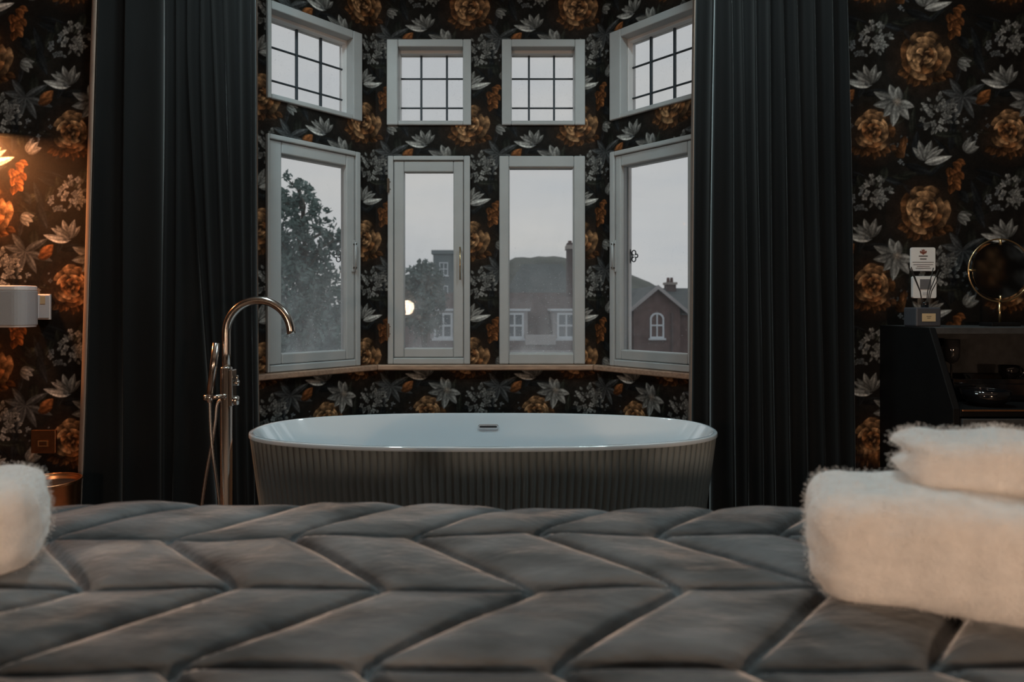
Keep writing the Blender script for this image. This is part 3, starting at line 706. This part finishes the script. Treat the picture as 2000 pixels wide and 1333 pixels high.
def towel(label, loc, rz, L, W, H, folds, seed, r=.045, puffs=.008, end=0):
    """thick folded towel: `folds` creases show as grooves round the end, pile fibres as its fuzz"""
    V, Fc, N = rounded_block(L, W, H, r, .009)
    out = []
    for p, n in zip(V, N):
        p = Vector(p); n = Vector(n)
        k = mnoise.noise(Vector((p.x*9+seed, p.y*9, p.z*9)))*puffs+mnoise.noise(Vector((p.x*38, p.y*38+seed, p.z*38)))*.0028
        g = 0
        xe = p.x if end == 0 else L-p.x
        for q, (zc, amp) in enumerate(folds):          # crease between two layers, deep at the towel's end
            zz = p.z-(zc+.010*math.sin(p.y*22+q*2+seed))
            near = max(0, 1-xe/.05)*min(1, max(.15, p.y/r-.2))
            g -= amp*math.exp(-(zz/.007)**2)*near
            g += amp*.35*math.exp(-((abs(zz)-.018)/.012)**2)*near
        sagz = -.010*(p.z/H)*math.sin(min(1, xe/.12)*PI)
        out.append((p.x+n.x*(k+g), p.y+n.y*(k+g*.6), max(.0, p.z+n.z*k+sagz)))
    o = thing('folded_towel', label, 'towel', loc, rz, 'white folded towels on the bed')
    MB().add(out, Fc).build('cloth', M['towel'], o, smooth=True)
    rnd = random.Random(seed); m = MB(); P = out
    for _ in range(26000):
        i = rnd.randrange(len(P)); n = Vector(N[i])
        if n.length < .5: n = Vector((0, 0, 1)) if P[i][2] > H*.5 else Vector((rnd.choice((-1, 1))*.1, -1, .1))
        if P[i][2] < .012: continue
        p = Vector(P[i])+Vector((rnd.uniform(-.006, .006), rnd.uniform(-.006, .006), rnd.uniform(-.006, .006)))
        q = p+(n.normalized()*.8+Vector((rnd.uniform(-.6, .6), rnd.uniform(-.6, .6), rnd.uniform(-.6, .6)))).normalized()*rnd.uniform(.0012, .0029)
        s = Vector((rnd.uniform(-1, 1), rnd.uniform(-1, 1), rnd.uniform(-1, 1))).normalized()*.0008
        m.add([p-s, p+s, q], [(0, 1, 2)])
    tag(m.build('pile', M['towel'], o), kind='stuff')
    return o
TZ = BEDZ
towel('large white bath towel folded thick under the smaller towel on the bedspread', (.372, .838, TZ), math.radians(-24), .46, .215, .146, ((.060, .012),), 3.0, r=.05, puffs=.008)
towel('smaller white towel folded loosely on top of the large bath towel', (.505, .868, TZ+.136), math.radians(-27), .36, .155, .076, ((.046, .018), (.022, .012)), 8.0, r=.034, puffs=.010)
towel('white folded towel lying alone on the bedspread, nearer the copper bin', (-.657-.46*math.cos(math.radians(31)), .925-.46*math.sin(math.radians(31)), TZ), math.radians(31), .46, .20, .140, ((.045, .010),), 5.0, r=.045, puffs=.008, end=1)

# ------------------------------------------------------------------ left wall: lamp, speaker, switch, bin
def emitter(name, power, area, col): return mat(name, (.8, .8, .8), .5, emit=col, estr=power/(PI*area))
sc = thing('wall_lamp', 'dark wall lamp with downward shade above the grey speaker', 'wall lamp', (-2.44, YW, 1.86))
MB().box(-.04, .04, -.018, 0, -.02, .12).build('backplate', M['lamp_black'], sc, bevel=.004)
MB().tube([(0, -.01, .07), (0, -.12, .07)], .009, 10).build('arm', M['lamp_black'], sc, smooth=True)
MB().lathe([(.075, 0), (.078, 0), (.06, .10), (.012, .112), (.010, .108), (.056, .097)], 28, (0, -.12, -.012), cap=False).build('shade', M['lamp_black'], sc, smooth=True)
MB().add([(.066*math.cos(2*PI*k/24), -.12+.066*math.sin(2*PI*k/24), .004) for k in range(24)], [tuple(range(24))[::-1]]).build('bulb', emitter('warm_bulb', P_SCONCE, PI*.066**2, (1, .36, .12)), sc)

def rrect(w, h, r, n=6):
    out = []
    for cx, cy, a0 in ((w/2-r, h/2-r, 0), (-w/2+r, h/2-r, PI/2), (-w/2+r, -h/2+r, PI), (w/2-r, -h/2+r, 1.5*PI)):
        out += [(cx+r*math.cos(a0+PI/2*k/n), cy+r*math.sin(a0+PI/2*k/n)) for k in range(n+1)]
    return out
YS = 2.87
zs0, zs1 = px(0, 640, 2.83).z, px(0, 558, 2.83).z
sp = thing('wall_speaker', 'grey fabric speaker with pale cap on a wall bracket', 'speaker', (-2.152, YS, zs0))
hs_ = zs1-zs0
MB().prism(rrect(.170, .125, .045), .008, hs_-.022).build('grille', M['speaker_fabric'], sp, bevel=.003, angle=60)
MB().prism(rrect(.168, .123, .045), hs_-.022, hs_).build('cap', M['speaker_plastic'], sp, bevel=.005, angle=60)
MB().prism(rrect(.164, .119, .043), 0, .010).build('base', M['speaker_plastic'], sp, bevel=.003, angle=60)
br = MB().box(.012, .074, .050, .125, .035, .140).build('bracket', M['speaker_plastic'], sp, bevel=.004)
MB().box(.010, .076, .120, .131, .030, .145).build('bracket_plate', M['speaker_plastic'], br, bevel=.002)
MB().box(.073, .0765, .060, .090, .100, .136).build('bracket_clip', M['gold_paint'], br, bevel=.001)

s0, s1 = px(64, 885, YW), px(112, 840, YW)
sw = thing('light_switch', 'bronze single rocker light switch plate low on the floral wall', 'light switch', ((s0.x+s1.x)/2, YW, s0.z))
w_, h_ = s1.x-s0.x, s1.z-s0.z
MB().box(-w_/2, w_/2, -.012, .001, 0, h_).build('plate', M['switch_metal'], sw, bevel=.003)
rk = frame_boxes(-.022, .022, h_*.30, h_*.55, .004, .004, .004, .004, -.016, -.010).build('rocker_frame', M['gold'], sw)
MB().box(-.018, .018, -.0145, -.011, h_*.30+.004, h_*.55-.004).build('rocker', M['switch_metal'], sw)
cb = px(88, 940, 2.66)
bn = thing('waste_bin', 'round copper waste bin standing under the light switch', 'bin', (cb.x, 2.66, 0))
zt = cb.z
MB().lathe([(.0, 0), (.105, 0), (.112, .01), (.124, zt-.012), (.1275, zt), (.122, zt+.002), (.119, zt-.012), (.107, .015), (0, .013)], 40, cap=False).build('body', M['copper'], bn, smooth=True)
MB().tube([(.1245*math.cos(a), .1245*math.sin(a), zt) for a in np.linspace(0, 2*PI, 41)], .004, 8, cap=False).build('rolled_rim', M['copper'], bn, smooth=True)
MB().lathe([(0, zt-.02), (.114, zt-.02), (.112, zt-.05), (.100, .03), (0, .03)], 32, cap=False).build('liner', M['dark'], bn, smooth=True)

# ------------------------------------------------------------------ right: black open-shelf cabinet and what stands on it
CX, SH, WT = 1.657, .966, .665
cab = thing('cabinet', 'black cabinet with open shelf niche, sloped side panel and reeded drawers', 'cabinet', (CX, YW, 0))
side = [(0, 0), (-.50, 0), (-.50, WT), (-.355, SH), (0, SH)]
MB().prism(side, 0, .026, 'x').build('side_panel', M['black_wood'], cab, bevel=.003)
MB().prism(side, 1.10, 1.126, 'x').build('side_panel', M['black_wood'], cab, bevel=.003)
MB().box(.026, 1.10, -.355, 0, SH-.026, SH).build('top_shelf', M['black_back'], cab, bevel=.002)
MB().box(.026, 1.10, -.018, -.002, .02, SH-.026).build('back_panel', M['black_back'], cab)
MB().box(.026, 1.10, -.50, -.018, WT-.03, WT-.002).build('worktop', M['black_wood'], cab, bevel=.002)
MB().box(.030, 1.10, -.508, -.499, WT-.009, WT-.002).build('worktop_edge', M['copper'], cab, bevel=.002)
MB().box(.026, 1.10, -.47, -.018, .06, .08).build('bottom_panel', M['black_wood'], cab)
MB().box(.026, 1.10, -.44, -.42, 0, .06).build('plinth', M['black_wood'], cab)
for k in range(2):
    x0 = .032+k*.536
    for z0, z1 in ((.085, .350), (.356, .628)):
        dr = frame_boxes(x0, x0+.53, z0, z1, .045, .045, .040, .040, -.508, -.488).build('drawer', M['black_back'], cab, bevel=.002)
        MB().box(x0+.045, x0+.485, -.496, -.488, z0+.04, z1-.04).build('drawer_panel', M['black_wood'], dr)
        for j in range(27):
            xx = x0+.053+j*.0163
            MB().lathe([(.0066, 0), (.0066, z1-z0-.08)], 8, (xx, -.496, z0+.04)).build('reed', M['black_back'], dr, smooth=True)

def wine_glass(label, x, y, z):
    g = thing('wine_glass', label, 'wine glass', (x, y, z), group='smoked wine glasses')
    MB().lathe([(.0, 0), (.034, 0), (.034, .0025), (.006, .007)], 28, cap=False).build('foot', M['smoke_glass'], g, smooth=True)
    MB().lathe([(.006, .006), (.004, .02), (.004, .066), (.009, .074)], 14).build('stem', M['smoke_glass'], g, smooth=True)
    MB().lathe([(.006, .070), (.022, .080), (.031, .098), (.0325, .125), (.031, .172), (.0295, .172), (.031, .125), (.029, .10), (.02, .083), (0, .078)], 32, cap=False).build('bowl', M['smoke_glass'], g, smooth=True)
tray = thing('serving_tray', 'glossy black raised serving tray under the wine glasses', 'tray', (2.06, 2.83, WT))
MB().box(-.27, .27, -.13, .13, .0, .076).build('body', M['black_gloss'], tray, bevel=.008)
for q in ((-.27, .27, -.13, -.122), (-.27, .27, .122, .13), (-.27, -.262, -.122, .122), (.262, .27, -.122, .122)):
    MB().box(*q, .070, .090).build('lip', M['black_gloss'], tray, bevel=.002)
gx = px(1858, 738, 2.79)
wine_glass('smoked black wine glass beside the bowl, standing clear of the side panel', gx.x, 2.79, WT+.0758)
gx = px(1829, 738, 2.89)
wine_glass('smoked black wine glass half hidden behind the sloped side panel', gx.x, 2.89, WT+.0758)
def cup(name, label, cat, x, y, z, r, h):
    c = thing(name, label, cat, (x, y, z))
    MB().lathe([(0, 0), (r*.55, 0), (r*.6, .004), (r*.92, h*.5), (r, h), (r*.95, h), (r*.86, h*.5), (r*.5, .008), (0, .007)], 32, cap=False).build('bowl', M['black_gloss'], c, smooth=True)
    return c
bp = px(1925, 770, 2.60)
bw = cup('bowl', 'glossy black bowl in front of the serving tray', 'bowl', bp.x, 2.60, WT-.003, .085, .060)
MB().tube([(.082*math.cos(a), .082*math.sin(a), .060) for a in np.linspace(0, 2*PI, 41)], .003, 6, cap=False).build('rim', M['black_gloss'], bw, smooth=True)
bp = px(1958, 742, 2.80)
cp = cup('cup', 'glossy black cup standing on the serving tray', 'cup', bp.x+.02, 2.79, WT+.0763, .040, .062)
MB().tube([(.038+.022*math.sin(a), 0, .034+.020*math.cos(a)) for a in np.linspace(.2, PI-.2, 12)], .004, 8).build('handle', M['black_gloss'], cp, smooth=True)

# reed diffuser
dp = Vector((1.725, 2.80, SH))
rd = thing('reed_diffuser', 'square dark reed diffuser with gold label and black reeds', 'diffuser', (1.725, 2.80, SH))
MB().box(-.052, .052, -.045, .045, 0, .080).build('bottle', M['bottle_paint'], rd, bevel=.006)
lb = MB().box(-.028, .028, -.0462, -.0445, .022, .055).build('label', M['gold_paint'], rd)
for zz, w in ((.043, .020), (.036, .014)): MB().box(-w/2, w/2, -.0466, -.046, zz-.001, zz+.001).build('print_line', M['ink'], lb)
MB().lathe([(.014, .079), (.014, .100), (.011, .104), (.006, .104)], 20, (.012, 0, 0)).build('collar', M['black_gloss'], rd, smooth=True)
for ex, ey, dy in ((1772, 525, -.02), (1785, 521, .02), (1780, 524, .0), (1829, 523, .02), (1838, 524, -.02), (1833, 527, 0)):
    e = px(ex, ey, 2.80); MB().tube([(.012, 0, .03), (.012+(e.x-dp.x-.012)*.34, dy*.4, .098+(e.z-SH-.098)*.34), (e.x-dp.x, dy, e.z-SH)], .0019, 6).build('reed', M['lamp_black'], rd)

# round mirror on a stand
RM, YM = .1335, 2.84
mc = px(1952.5, 528.5, YM)
mr = thing('table_mirror', 'round mirror in a thin gold ring on a gold stem stand', 'mirror', (mc.x, YM, SH))
cz_ = mc.z-SH
MB().tube([(RM*math.cos(a), 0, cz_+RM*math.sin(a)) for a in np.linspace(0, 2*PI, 65)], .0032, 10, cap=False).build('ring', M['gold'], mr, smooth=True)
MB().lathe([(0, -.004), (.118, -.004), (.120, 0), (.118, .004), (0, .004)], 48, (0, 0, cz_), 'y', cap=False).build('mirror_disc', mat('mirror_dark', (.16, .17, .18), .06, metal=1), mr, smooth=False)
for a in (0, PI/2, PI, 1.5*PI):
    ca, sa = math.cos(a), math.sin(a)
    MB().tube([((RM+.001)*ca, -.004, cz_+(RM+.001)*sa), ((RM-.026)*ca, -.006, cz_+(RM-.026)*sa)], .0050, 8).build('clip', M['gold'], mr, smooth=True)
MB().tube([(0, 0, .012), (0, 0, cz_-RM)], .0052, 10).build('stem', M['gold'], mr, smooth=True)
MB().box(-.062, .062, -.04, .04, 0, .016).build('foot', M['black_wood'], mr, bevel=.003)

# notice card and framed control panel on the wall
a0, a1 = px(1777, 530, YW), px(1825, 484, YW)
nc = thing('notice_card', 'white rounded notice card with crest and printed lines on wall', 'sign', ((a0.x+a1.x)/2, YW, a0.z))
w_, h_ = a1.x-a0.x, a1.z-a0.z
MB().prism([(x, z+h_/2) for x, z in rrect(w_, h_, .008)], -.008, .0005, 'y').build('card', M['card'], nc, bevel=.001, angle=60)
cr_ = MB(); zc = h_*.78
cr_.prism([(-.009, zc+.006), (-.009, zc-.002), (0, zc-.010), (.009, zc-.002), (.009, zc+.006)], -.0092, -.0080, 'y')
for q in (-1, 1): cr_.prism([(q*.010, zc-.006), (q*.016, zc+.004), (q*.012, zc+.010), (q*.010, zc+.006)], -.0092, -.0080, 'y')
cr_.prism([(-.006, zc+.007), (-.008, zc+.015), (-.003, zc+.011), (0, zc+.017), (.003, zc+.011), (.008, zc+.015), (.006, zc+.007)], -.0092, -.0080, 'y')
cr_.build('crest', M['ink_red'], nc)
for zf_, wf, tk in ((.635, .36, .0022), (.51, .26, .0022), (.37, .86, .0011), (.27, .80, .0011), (.19, .52, .0011), (.12, .62, .0010)):
    MB().box(-w_*wf/2, w_*wf/2, -.0088, -.0080, h_*zf_-tk, h_*zf_+tk).build('print_line', M['ink'], nc)
a0, a1 = px(1779, 583, YW), px(1825, 540, YW)
tpn = thing('wall_control', 'white square wall control with grey screen below the notice card', 'wall control', ((a0.x+a1.x)/2, YW, a0.z))
w_, h_ = a1.x-a0.x, a1.z-a0.z
MB().prism([(x, z+h_/2) for x, z in rrect(w_, h_, .008)], -.016, .0005, 'y').build('housing', M['card'], tpn, bevel=.002, angle=60)
MB().box(-.022, .028, -.0172, -.0155, h_*.40, h_*.86).build('screen', M['card_grey'], tpn)
MB().box(-.010, .014, -.0172, -.0155, h_*.14, h_*.28).build('button', M['speaker_plastic'], tpn)

# ------------------------------------------------------------------ out of the picture: added ceiling fill lights, bed-head globe lamps
dn = emitter('fill_lens', P_FILL, PI*.075**2, COL_FILL)  # unseen fill lights, added to brighten the bath, bed and walls
k = 0
for x, y, side_ in ((-1.0, 2.3, 'over tap end of the bath'), (.75, 2.3, 'over cabinet end of the bath'), (-1.0, 1.95, 'beyond the bed foot on the lamp side'), (1.0, 1.95, 'beyond the bed foot on the cabinet side')):
    dl = thing('ceiling_fill_light', 'added round ceiling fill light '+side_, 'fill light', (x, y, 2.95), group='added ceiling fill lights')
    MB().lathe([(.105, 0), (.105, -.006), (.085, -.010), (.078, -.004)], 32, cap=False).build('trim_ring', M['fixture'], dl, smooth=True)
    MB().add([(.075*math.cos(2*PI*k/24), .075*math.sin(2*PI*k/24), -.004) for k in range(24)], [tuple(range(24))[::-1]]).build('lens', dn, dl)
gm = emitter('globe_glow', P_BED, 4*PI*.09**2, COL_WARM)
for x, nm in ((-1.3, 'lamp'), (1.3, 'cabinet')):
    g = thing('globe_lamp', 'warm globe wall lamp beside the headboard on the %s side' % nm, 'wall lamp', (x, YB, .92), group='bed-head globe lamps')
    MB().lathe([(.05, 0), (.05, .015), (.02, .02)], 24, (0, 0, 0), 'y').build('backplate', M['brass'], g)
    MB().tube([(0, .0, 0), (0, .10, 0), (0, .12, .03)], .008, 10).build('arm', M['brass'], g, smooth=True)
    MB().lathe([(.09*math.sin(a), -.09*math.cos(a)) for a in np.linspace(.02, PI-.02, 16)], 24, (0, .12, .118)).build('globe', gm, g, smooth=True)

# ------------------------------------------------------------------ outside
GZ = -6.0
gd = MB().add([(-90, 4.2, GZ), (90, 4.2, GZ), (90, 260, GZ), (-90, 260, GZ)], [(0, 1, 2, 3)]).build('ground', M['ground'])
tag(gd, 'dull green street ground beyond the window', 'ground', kind='structure')
def house_window(parent, x, y, z0, w, h, arched=False, cols=2, rows=2):
    """white joinery frame with recessed panes; y is the wall face, the camera side is -y"""
    if arched:
        n = 8; poly = [(-w/2, 0), (w/2, 0), (w/2, h-w*.45)]+[(w/2*math.cos(t), h-w*.45+w*.45*math.sin(t)**.9) for t in np.linspace(.15, PI-.15, n)]+[(-w/2, h-w*.45)]
    else: poly = [(-w/2, 0), (w/2, 0), (w/2, h), (-w/2, h)]
    m = MB(); cx = 0; cz = h/2; t = .085
    ins = [(p[0]*(1-2*t/w), cz+(p[1]-cz)*(1-2*t/h)) for p in poly]; n = len(poly)
    v = [(p[0]+x, y-.06, p[1]+z0) for p in poly]+[(p[0]+x, y-.06, p[1]+z0) for p in ins]+[(p[0]+x, y+.06, p[1]+z0) for p in poly]+[(p[0]+x, y+.06, p[1]+z0) for p in ins]
    f = []
    for i in range(n):
        j = (i+1) % n; f += [(i, j, n+j, n+i), (2*n+i, 2*n+j, j, i), (n+i, n+j, 3*n+j, 3*n+i)]
    m.add(v, f)
    for c in range(1, cols): m.box(x-w/2+w*c/cols-.035, x-w/2+w*c/cols+.035, y-.05, y+.04, z0+t, z0+h-t)
    for r in range(1, rows): m.box(x-w/2+t, x+w/2-t, y-.055, y+.04, z0+h*.5-.04, z0+h*.5+.04)
    m.box(x-w/2-.08, x+w/2+.08, y-.14, y+.02, z0-.09, z0)
    fo = m.build('window', M['joinery'], parent)
    for c in range(cols):
        for r in range(rows):
            MB().box(x-w/2+w*c/cols+.03, x-w/2+w*(c+1)/cols-.03, y+.01, y+.03, z0+(h*.5*r if rows == 2 else 0)+.04, z0+(h*.5*(r+1) if rows == 2 else h)-.05).build('pane', M['house_glass'], fo)
    return fo
def gable_prism(mb, x0, x1, zb, ze, zr, y0, y1):
    """brick block with a gable facing the camera"""
    xm = (x0+x1)/2
    return mb.prism([(x0, zb), (x1, zb), (x1, ze), (xm, zr), (x0, ze)], y0, y1, 'y')
def slab(m, p, q, r, s, t):
    """roof slab: quad p,q,r,s thickened by t downward"""
    a = [Vector(v) for v in (p, q, r, s)]; return m.add([*a, *[v-Vector((0, 0, t)) for v in a]], [(0, 1, 2, 3), (7, 6, 5, 4), (0, 4, 5, 1), (1, 5, 6, 2), (2, 6, 7, 3), (3, 7, 4, 0)])

# brick house with arched window seen through the right casement
Y4 = 34.0
def w4(x, y, Y=Y4): return px(x, y, Y)
h4 = thing('brick_house', 'brick house with steep gable, arched window and drainpipe', 'house', (w4(1290, 600).x, Y4, GZ))
ox, oz = h4.location.x, GZ
def L4(x, y, Y=Y4): v = w4(x, y, Y); return v.x-ox, v.z-oz
gx0, ez = L4(1233, 600); gx1, _ = L4(1333, 600); _, rz_ = L4(1283, 558)
gable_prism(MB(), gx0+.12, gx1-.12, 0, ez, rz_-.12, 0, 6).build('gable_wall', M['brick'], h4)
m = MB(); xm = (gx0+gx1)/2
slab(m, (gx0-.25, -.3, ez-.22), (xm, -.3, rz_), (xm, 6, rz_), (gx0-.25, 6, ez-.22), .14); m.build('gable_roof', M['slate'], h4)
m = MB(); slab(m, (xm, -.3, rz_), (gx1+.25, -.3, ez-.22), (gx1+.25, 6, ez-.22), (xm, 6, rz_), .14); m.build('gable_roof', M['slate'], h4)
for sg in (-1, 1):
    m = MB(); e = gx0-.25 if sg < 0 else gx1+.25
    m.prism([(e, ez-.40), (e, ez-.20), (xm, rz_+.02), (xm, rz_-.20)], -.36, -.28, 'y'); m.build('bargeboard', M['render_pale'], h4)
_, mr_ = L4(1250, 563, Y4+4.5); lx, _ = L4(1170, 563, Y4+4.5); rx, _ = L4(1460, 563, Y4+4.5); _, er = L4(1300, 606, Y4+1.2)
MB().box(lx, rx, 1.2, 9, 0, er).build('main_wall', M['brick'], h4)
m = MB(); slab(m, (lx-.3, .9, er-.1), (rx+.3, .9, er-.1), (rx+.3, 4.8, mr_), (lx-.3, 4.8, mr_), .15); m.build('main_roof', M['slate'], h4)
m = MB(); slab(m, (lx-.3, 4.8, mr_), (rx+.3, 4.8, mr_), (rx+.3, 9.3, er-.1), (lx-.3, 9.3, er-.1), .15); m.build('main_roof', M['slate'], h4)
c0_, ct_ = L4(1301, 552, Y4+4.5); c1_, _ = L4(1318, 552, Y4+4.5)
ch = MB().box(c0_, c1_, 4.2, 5.0, mr_-.6, ct_).build('chimney', M['brick_dark'], h4)
MB().box(c0_-.06, c1_+.06, 4.14, 5.06, ct_-.14, ct_).build('chimney_cap', M['stone'], ch)
for k in range(2): MB().lathe([(.10, 0), (.08, .28)], 12, (c0_+.14+.2*k, 4.6, ct_)).build('chimney_pot', M['brick'], ch)
wx, wz = L4(1283, 661); _, wt = L4(1283, 611)
house_window(h4, wx, -.0, wz, .72, wt-wz, arched=True)
dx, _ = L4(1312, 600)
MB().tube([(dx, -.08, 0), (dx, -.08, ez-.3)], .06, 8).build('drainpipe', M['brick_dark'], h4)

# terrace roof with white dormers seen through the two middle windows
YT3 = 27.0
tr = thing('terrace_house', 'long brick terrace with slate roof and white dormer windows', 'house', (px(980, 600, YT3).x, YT3, GZ))
ox, oz = tr.location.x, GZ
def L3(x, y, Y=YT3): v = px(x, y, Y); return v.x-ox, v.z-oz
x0, ez = L3(700, 682); x1, _ = L3(1205, 682); _, rz_ = L3(900, 572, YT3+5)
MB().box(x0, x1, .35, 9.6, 0, ez).build('front_wall', M['brick'], tr)
m = MB(); slab(m, (x0-.2, -.1, ez-.12), (x1+.2, -.1, ez-.12), (x1+.2, 5, rz_), (x0-.2, 5, rz_), .16); m.build('roof', M['brick_dark'], tr)
m = MB(); slab(m, (x0-.2, 5, rz_), (x1+.2, 5, rz_), (x1+.2, 10, ez-.12), (x0-.2, 10, ez-.12), .16); m.build('roof', M['brick_dark'], tr)
MB().box(x0-.2, x1+.2, -.24, -.08, ez-.24, ez-.06).build('gutter', M['render_pale'], tr)
for cx in (866, 1005, 1106):
    lo = L3(cx, 664, YT3+.9); hi = L3(cx, 604, YT3+.9)
    dm = MB().box(lo[0]-.55, lo[0]+.55, .9, 3.9, lo[1]-.1, hi[1]-.05).build('dormer', M['render_pale'], tr)
    house_window(dm, lo[0], .88, lo[1]+.06, .78, hi[1]-lo[1]-.22)
    MB().prism([(lo[0]-.66, hi[1]-.08), (lo[0]+.66, hi[1]-.08), (lo[0]+.66, hi[1]), (lo[0]-.66, hi[1])], .78, 4.0, 'y').build('dormer_roof', M['joinery'], dm)
gxa, _ = L3(1026, 640, YT3+.2); gxb, gz_ = L3(1086, 674, YT3+.2); _, gt = L3(1053, 656, YT3+.2)
MB().box(gxa, gxb, .25, 1.4, gz_, gt).build('parapet', M['render_pale'], tr)
a_, t_ = L3(1107, 476, YT3+5); b_, _ = L3(1119, 476, YT3+5)
ch = MB().box(a_, b_, 4.6, 5.4, rz_-.4, t_).build('chimney', M['brick_dark'], tr)
MB().box(a_-.05, b_+.05, 4.55, 5.45, t_-.3, t_-.1).build('chimney_cap', M['stone'], ch)
MB().lathe([(.1, 0), (.09, .25)], 10, ((a_+b_)/2, 5, t_-.12)).build('chimney_pot', M['brick'], ch)

YG = 46.0
bh = thing('gabled_house', 'big slate-roofed gabled house behind the white dormer terrace', 'house', (px(1050, 600, YG).x, YG, GZ))
ox = bh.location.x
def LG(x, y, Y=YG): v = px(x, y, Y); return v.x-ox, v.z-GZ
x0, ez = LG(985, 585); x1, _ = LG(1125, 585); _, rz_ = LG(1050, 516, YG+4)
MB().box(x0, x1, 0, 8, 0, ez).build('wall', M['brick'], bh)
xa, _ = LG(1020, 520, YG+4); xb, _ = LG(1098, 520, YG+4)
MB().add([(x0-.3, -.3, ez), (x1+.3, -.3, ez), (xb, 4, rz_), (xa, 4, rz_), (x0-.3, 8.3, ez), (x1+.3, 8.3, ez)], [(0, 1, 2, 3), (1, 5, 2), (4, 0, 3), (5, 4, 3, 2), (0, 4, 5, 1)]).build('hipped_roof', M['slate'], bh)
for cx in (1010, 1050, 1092):
    lo = LG(cx, 628); house_window(bh, lo[0], 0, lo[1], .9, 1.5)
YK = 60.0
fb = thing('flat_roofed_block', 'pale blue-grey flat-roofed block rising behind the smaller tree', 'building', (px(880, 600, YK).x, YK, GZ))
ox = fb.location.x
a_ = px(846, 489, YK); b_ = px(925, 489, YK)
MB().box(a_.x-ox, b_.x-ox, 0, 8, 0, a_.z-GZ).build('wall', M['far_block'], fb)
MB().box(a_.x-ox-.15, b_.x-ox+.15, -.15, 8.15, a_.z-GZ-.35, a_.z-GZ).build('parapet', M['far_block'], fb)
for r in range(3):
    for c in range(2): house_window(fb, a_.x-ox+.95+c*1.5, 0, a_.z-GZ-2.3-r*2.1, .8, 1.2)
# distant wooded hill
YH = 150.0
n = 90; tops = []
for k in range(n):
    x = -60+150*k/(n-1); xp = 1000+x/YH*F
    top = px(0, 503+14*abs((xp-1050)/90)**1.6 if xp < 1050 else 503+10*((xp-1050)/90)**2, YH).z+.7*mnoise.noise(Vector((x*.35, 0, 0)))+.35*mnoise.noise(Vector((x*1.1, 3, 0)))
    tops.append((x, max(top, 1.0)))
V = np.array([[(x, YH-60*(1-f), GZ+(t-GZ)*math.sin(f*PI/2)) for x, t in tops] for f in np.linspace(0, 1, 12)]+[[(x, YH+40, GZ) for x, t in tops]])
me, _ = grid_mesh('hill', V); hl = finish('hill', me, M['hill'], smooth=True); tag(hl, 'low wooded hill on the skyline behind the houses', 'hill', kind='structure')

def tree(label, cx, Y, blobs, n_leaf, size, mt, seed, depth):
    rnd = random.Random(seed); base = px(cx, 600, Y)
    t = thing('tree', label, 'tree', (base.x, Y, GZ))
    B = [(px(x, y, Y).x-base.x, px(x, y, Y).z-GZ, r/F*Y, w) for x, y, r, w in blobs]
    top = max(b[1] for b in B)
    trunk = [(0, 0, 0), (.05, .05, top*.25), (-.05, 0, top*.5), (.1, 0, top*.75), (0, 0, top*.96)]
    MB().tube(smooth_path(trunk, 5), list(np.linspace(.20, .025, 21)), 8).build('trunk', M['bark'], t, smooth=True)
    for bx, bz, br, w in B:
        s = Vector((0, 0, max(1, bz-br*1.6-abs(bx)*.6))); e = Vector((bx, rnd.uniform(-.4, .4)*depth, bz))
        MB().tube(smooth_path([s, (s+e)/2+Vector((0, 0, .15)), e, e+Vector((rnd.uniform(-.2, .2), 0, br*.7))], 4), list(np.linspace(.05, .008, 13)), 6).build('branch', M['bark'], t, smooth=True)
    m = MB(); tot = sum(b[3] for b in B)
    for bx, bz, br, w in B:
        twigs = []
        for _ in range(max(4, int(26*w))):
            a, q = rnd.random()*6.28, rnd.random()**.5; twigs.append(Vector((bx+br*q*math.cos(a), rnd.uniform(-1, 1)*depth*.5, bz+br*q*math.sin(a))))
        for _ in range(int(n_leaf*w/tot)):
            c = rnd.choice(twigs)+Vector((rnd.gauss(0, 1), rnd.gauss(0, 1), rnd.gauss(0, 1)))*br*.17
            u = Vector((rnd.gauss(0, 1), rnd.gauss(0, 1), rnd.gauss(0, 1))).normalized(); v = u.orthogonal().normalized(); s = size*rnd.uniform(.6, 1.3)
            m.add([c-u*s, c+v*s*.45, c+u*s, c-v*s*.45], [(0, 1, 2, 3)])
    tag(m.build('foliage', mt, t), kind='stuff')
tree('tall loose-leaved tree filling the canted window by the tap', 590, 13.0, [(588, 372, 22, .5), (566, 400, 24, .7), (610, 410, 22, .6), (560, 440, 34, 1.2), (618, 452, 28, .7), (650, 470, 20, .35), (570, 490, 46, 2.2), (620, 515, 38, 1.3), (560, 560, 56, 3.5), (622, 580, 48, 3.2), (590, 640, 66, 5), (640, 650, 40, 2.4), (540, 640, 60, 3), (500, 500, 50, 2), (480, 600, 60, 3), (590, 720, 70, 4)], 15000, .062, M['leaf'], 4, 1.4)
tree('small bushy tree in front of the flat-roofed block', 826, 23.0, [(832, 522, 14, .7), (815, 545, 22, 1.4), (842, 548, 22, 1.4), (808, 580, 26, 2), (840, 582, 28, 2), (822, 620, 34, 2.4)], 5200, .085, M['leaf_far'], 9, 1.6)
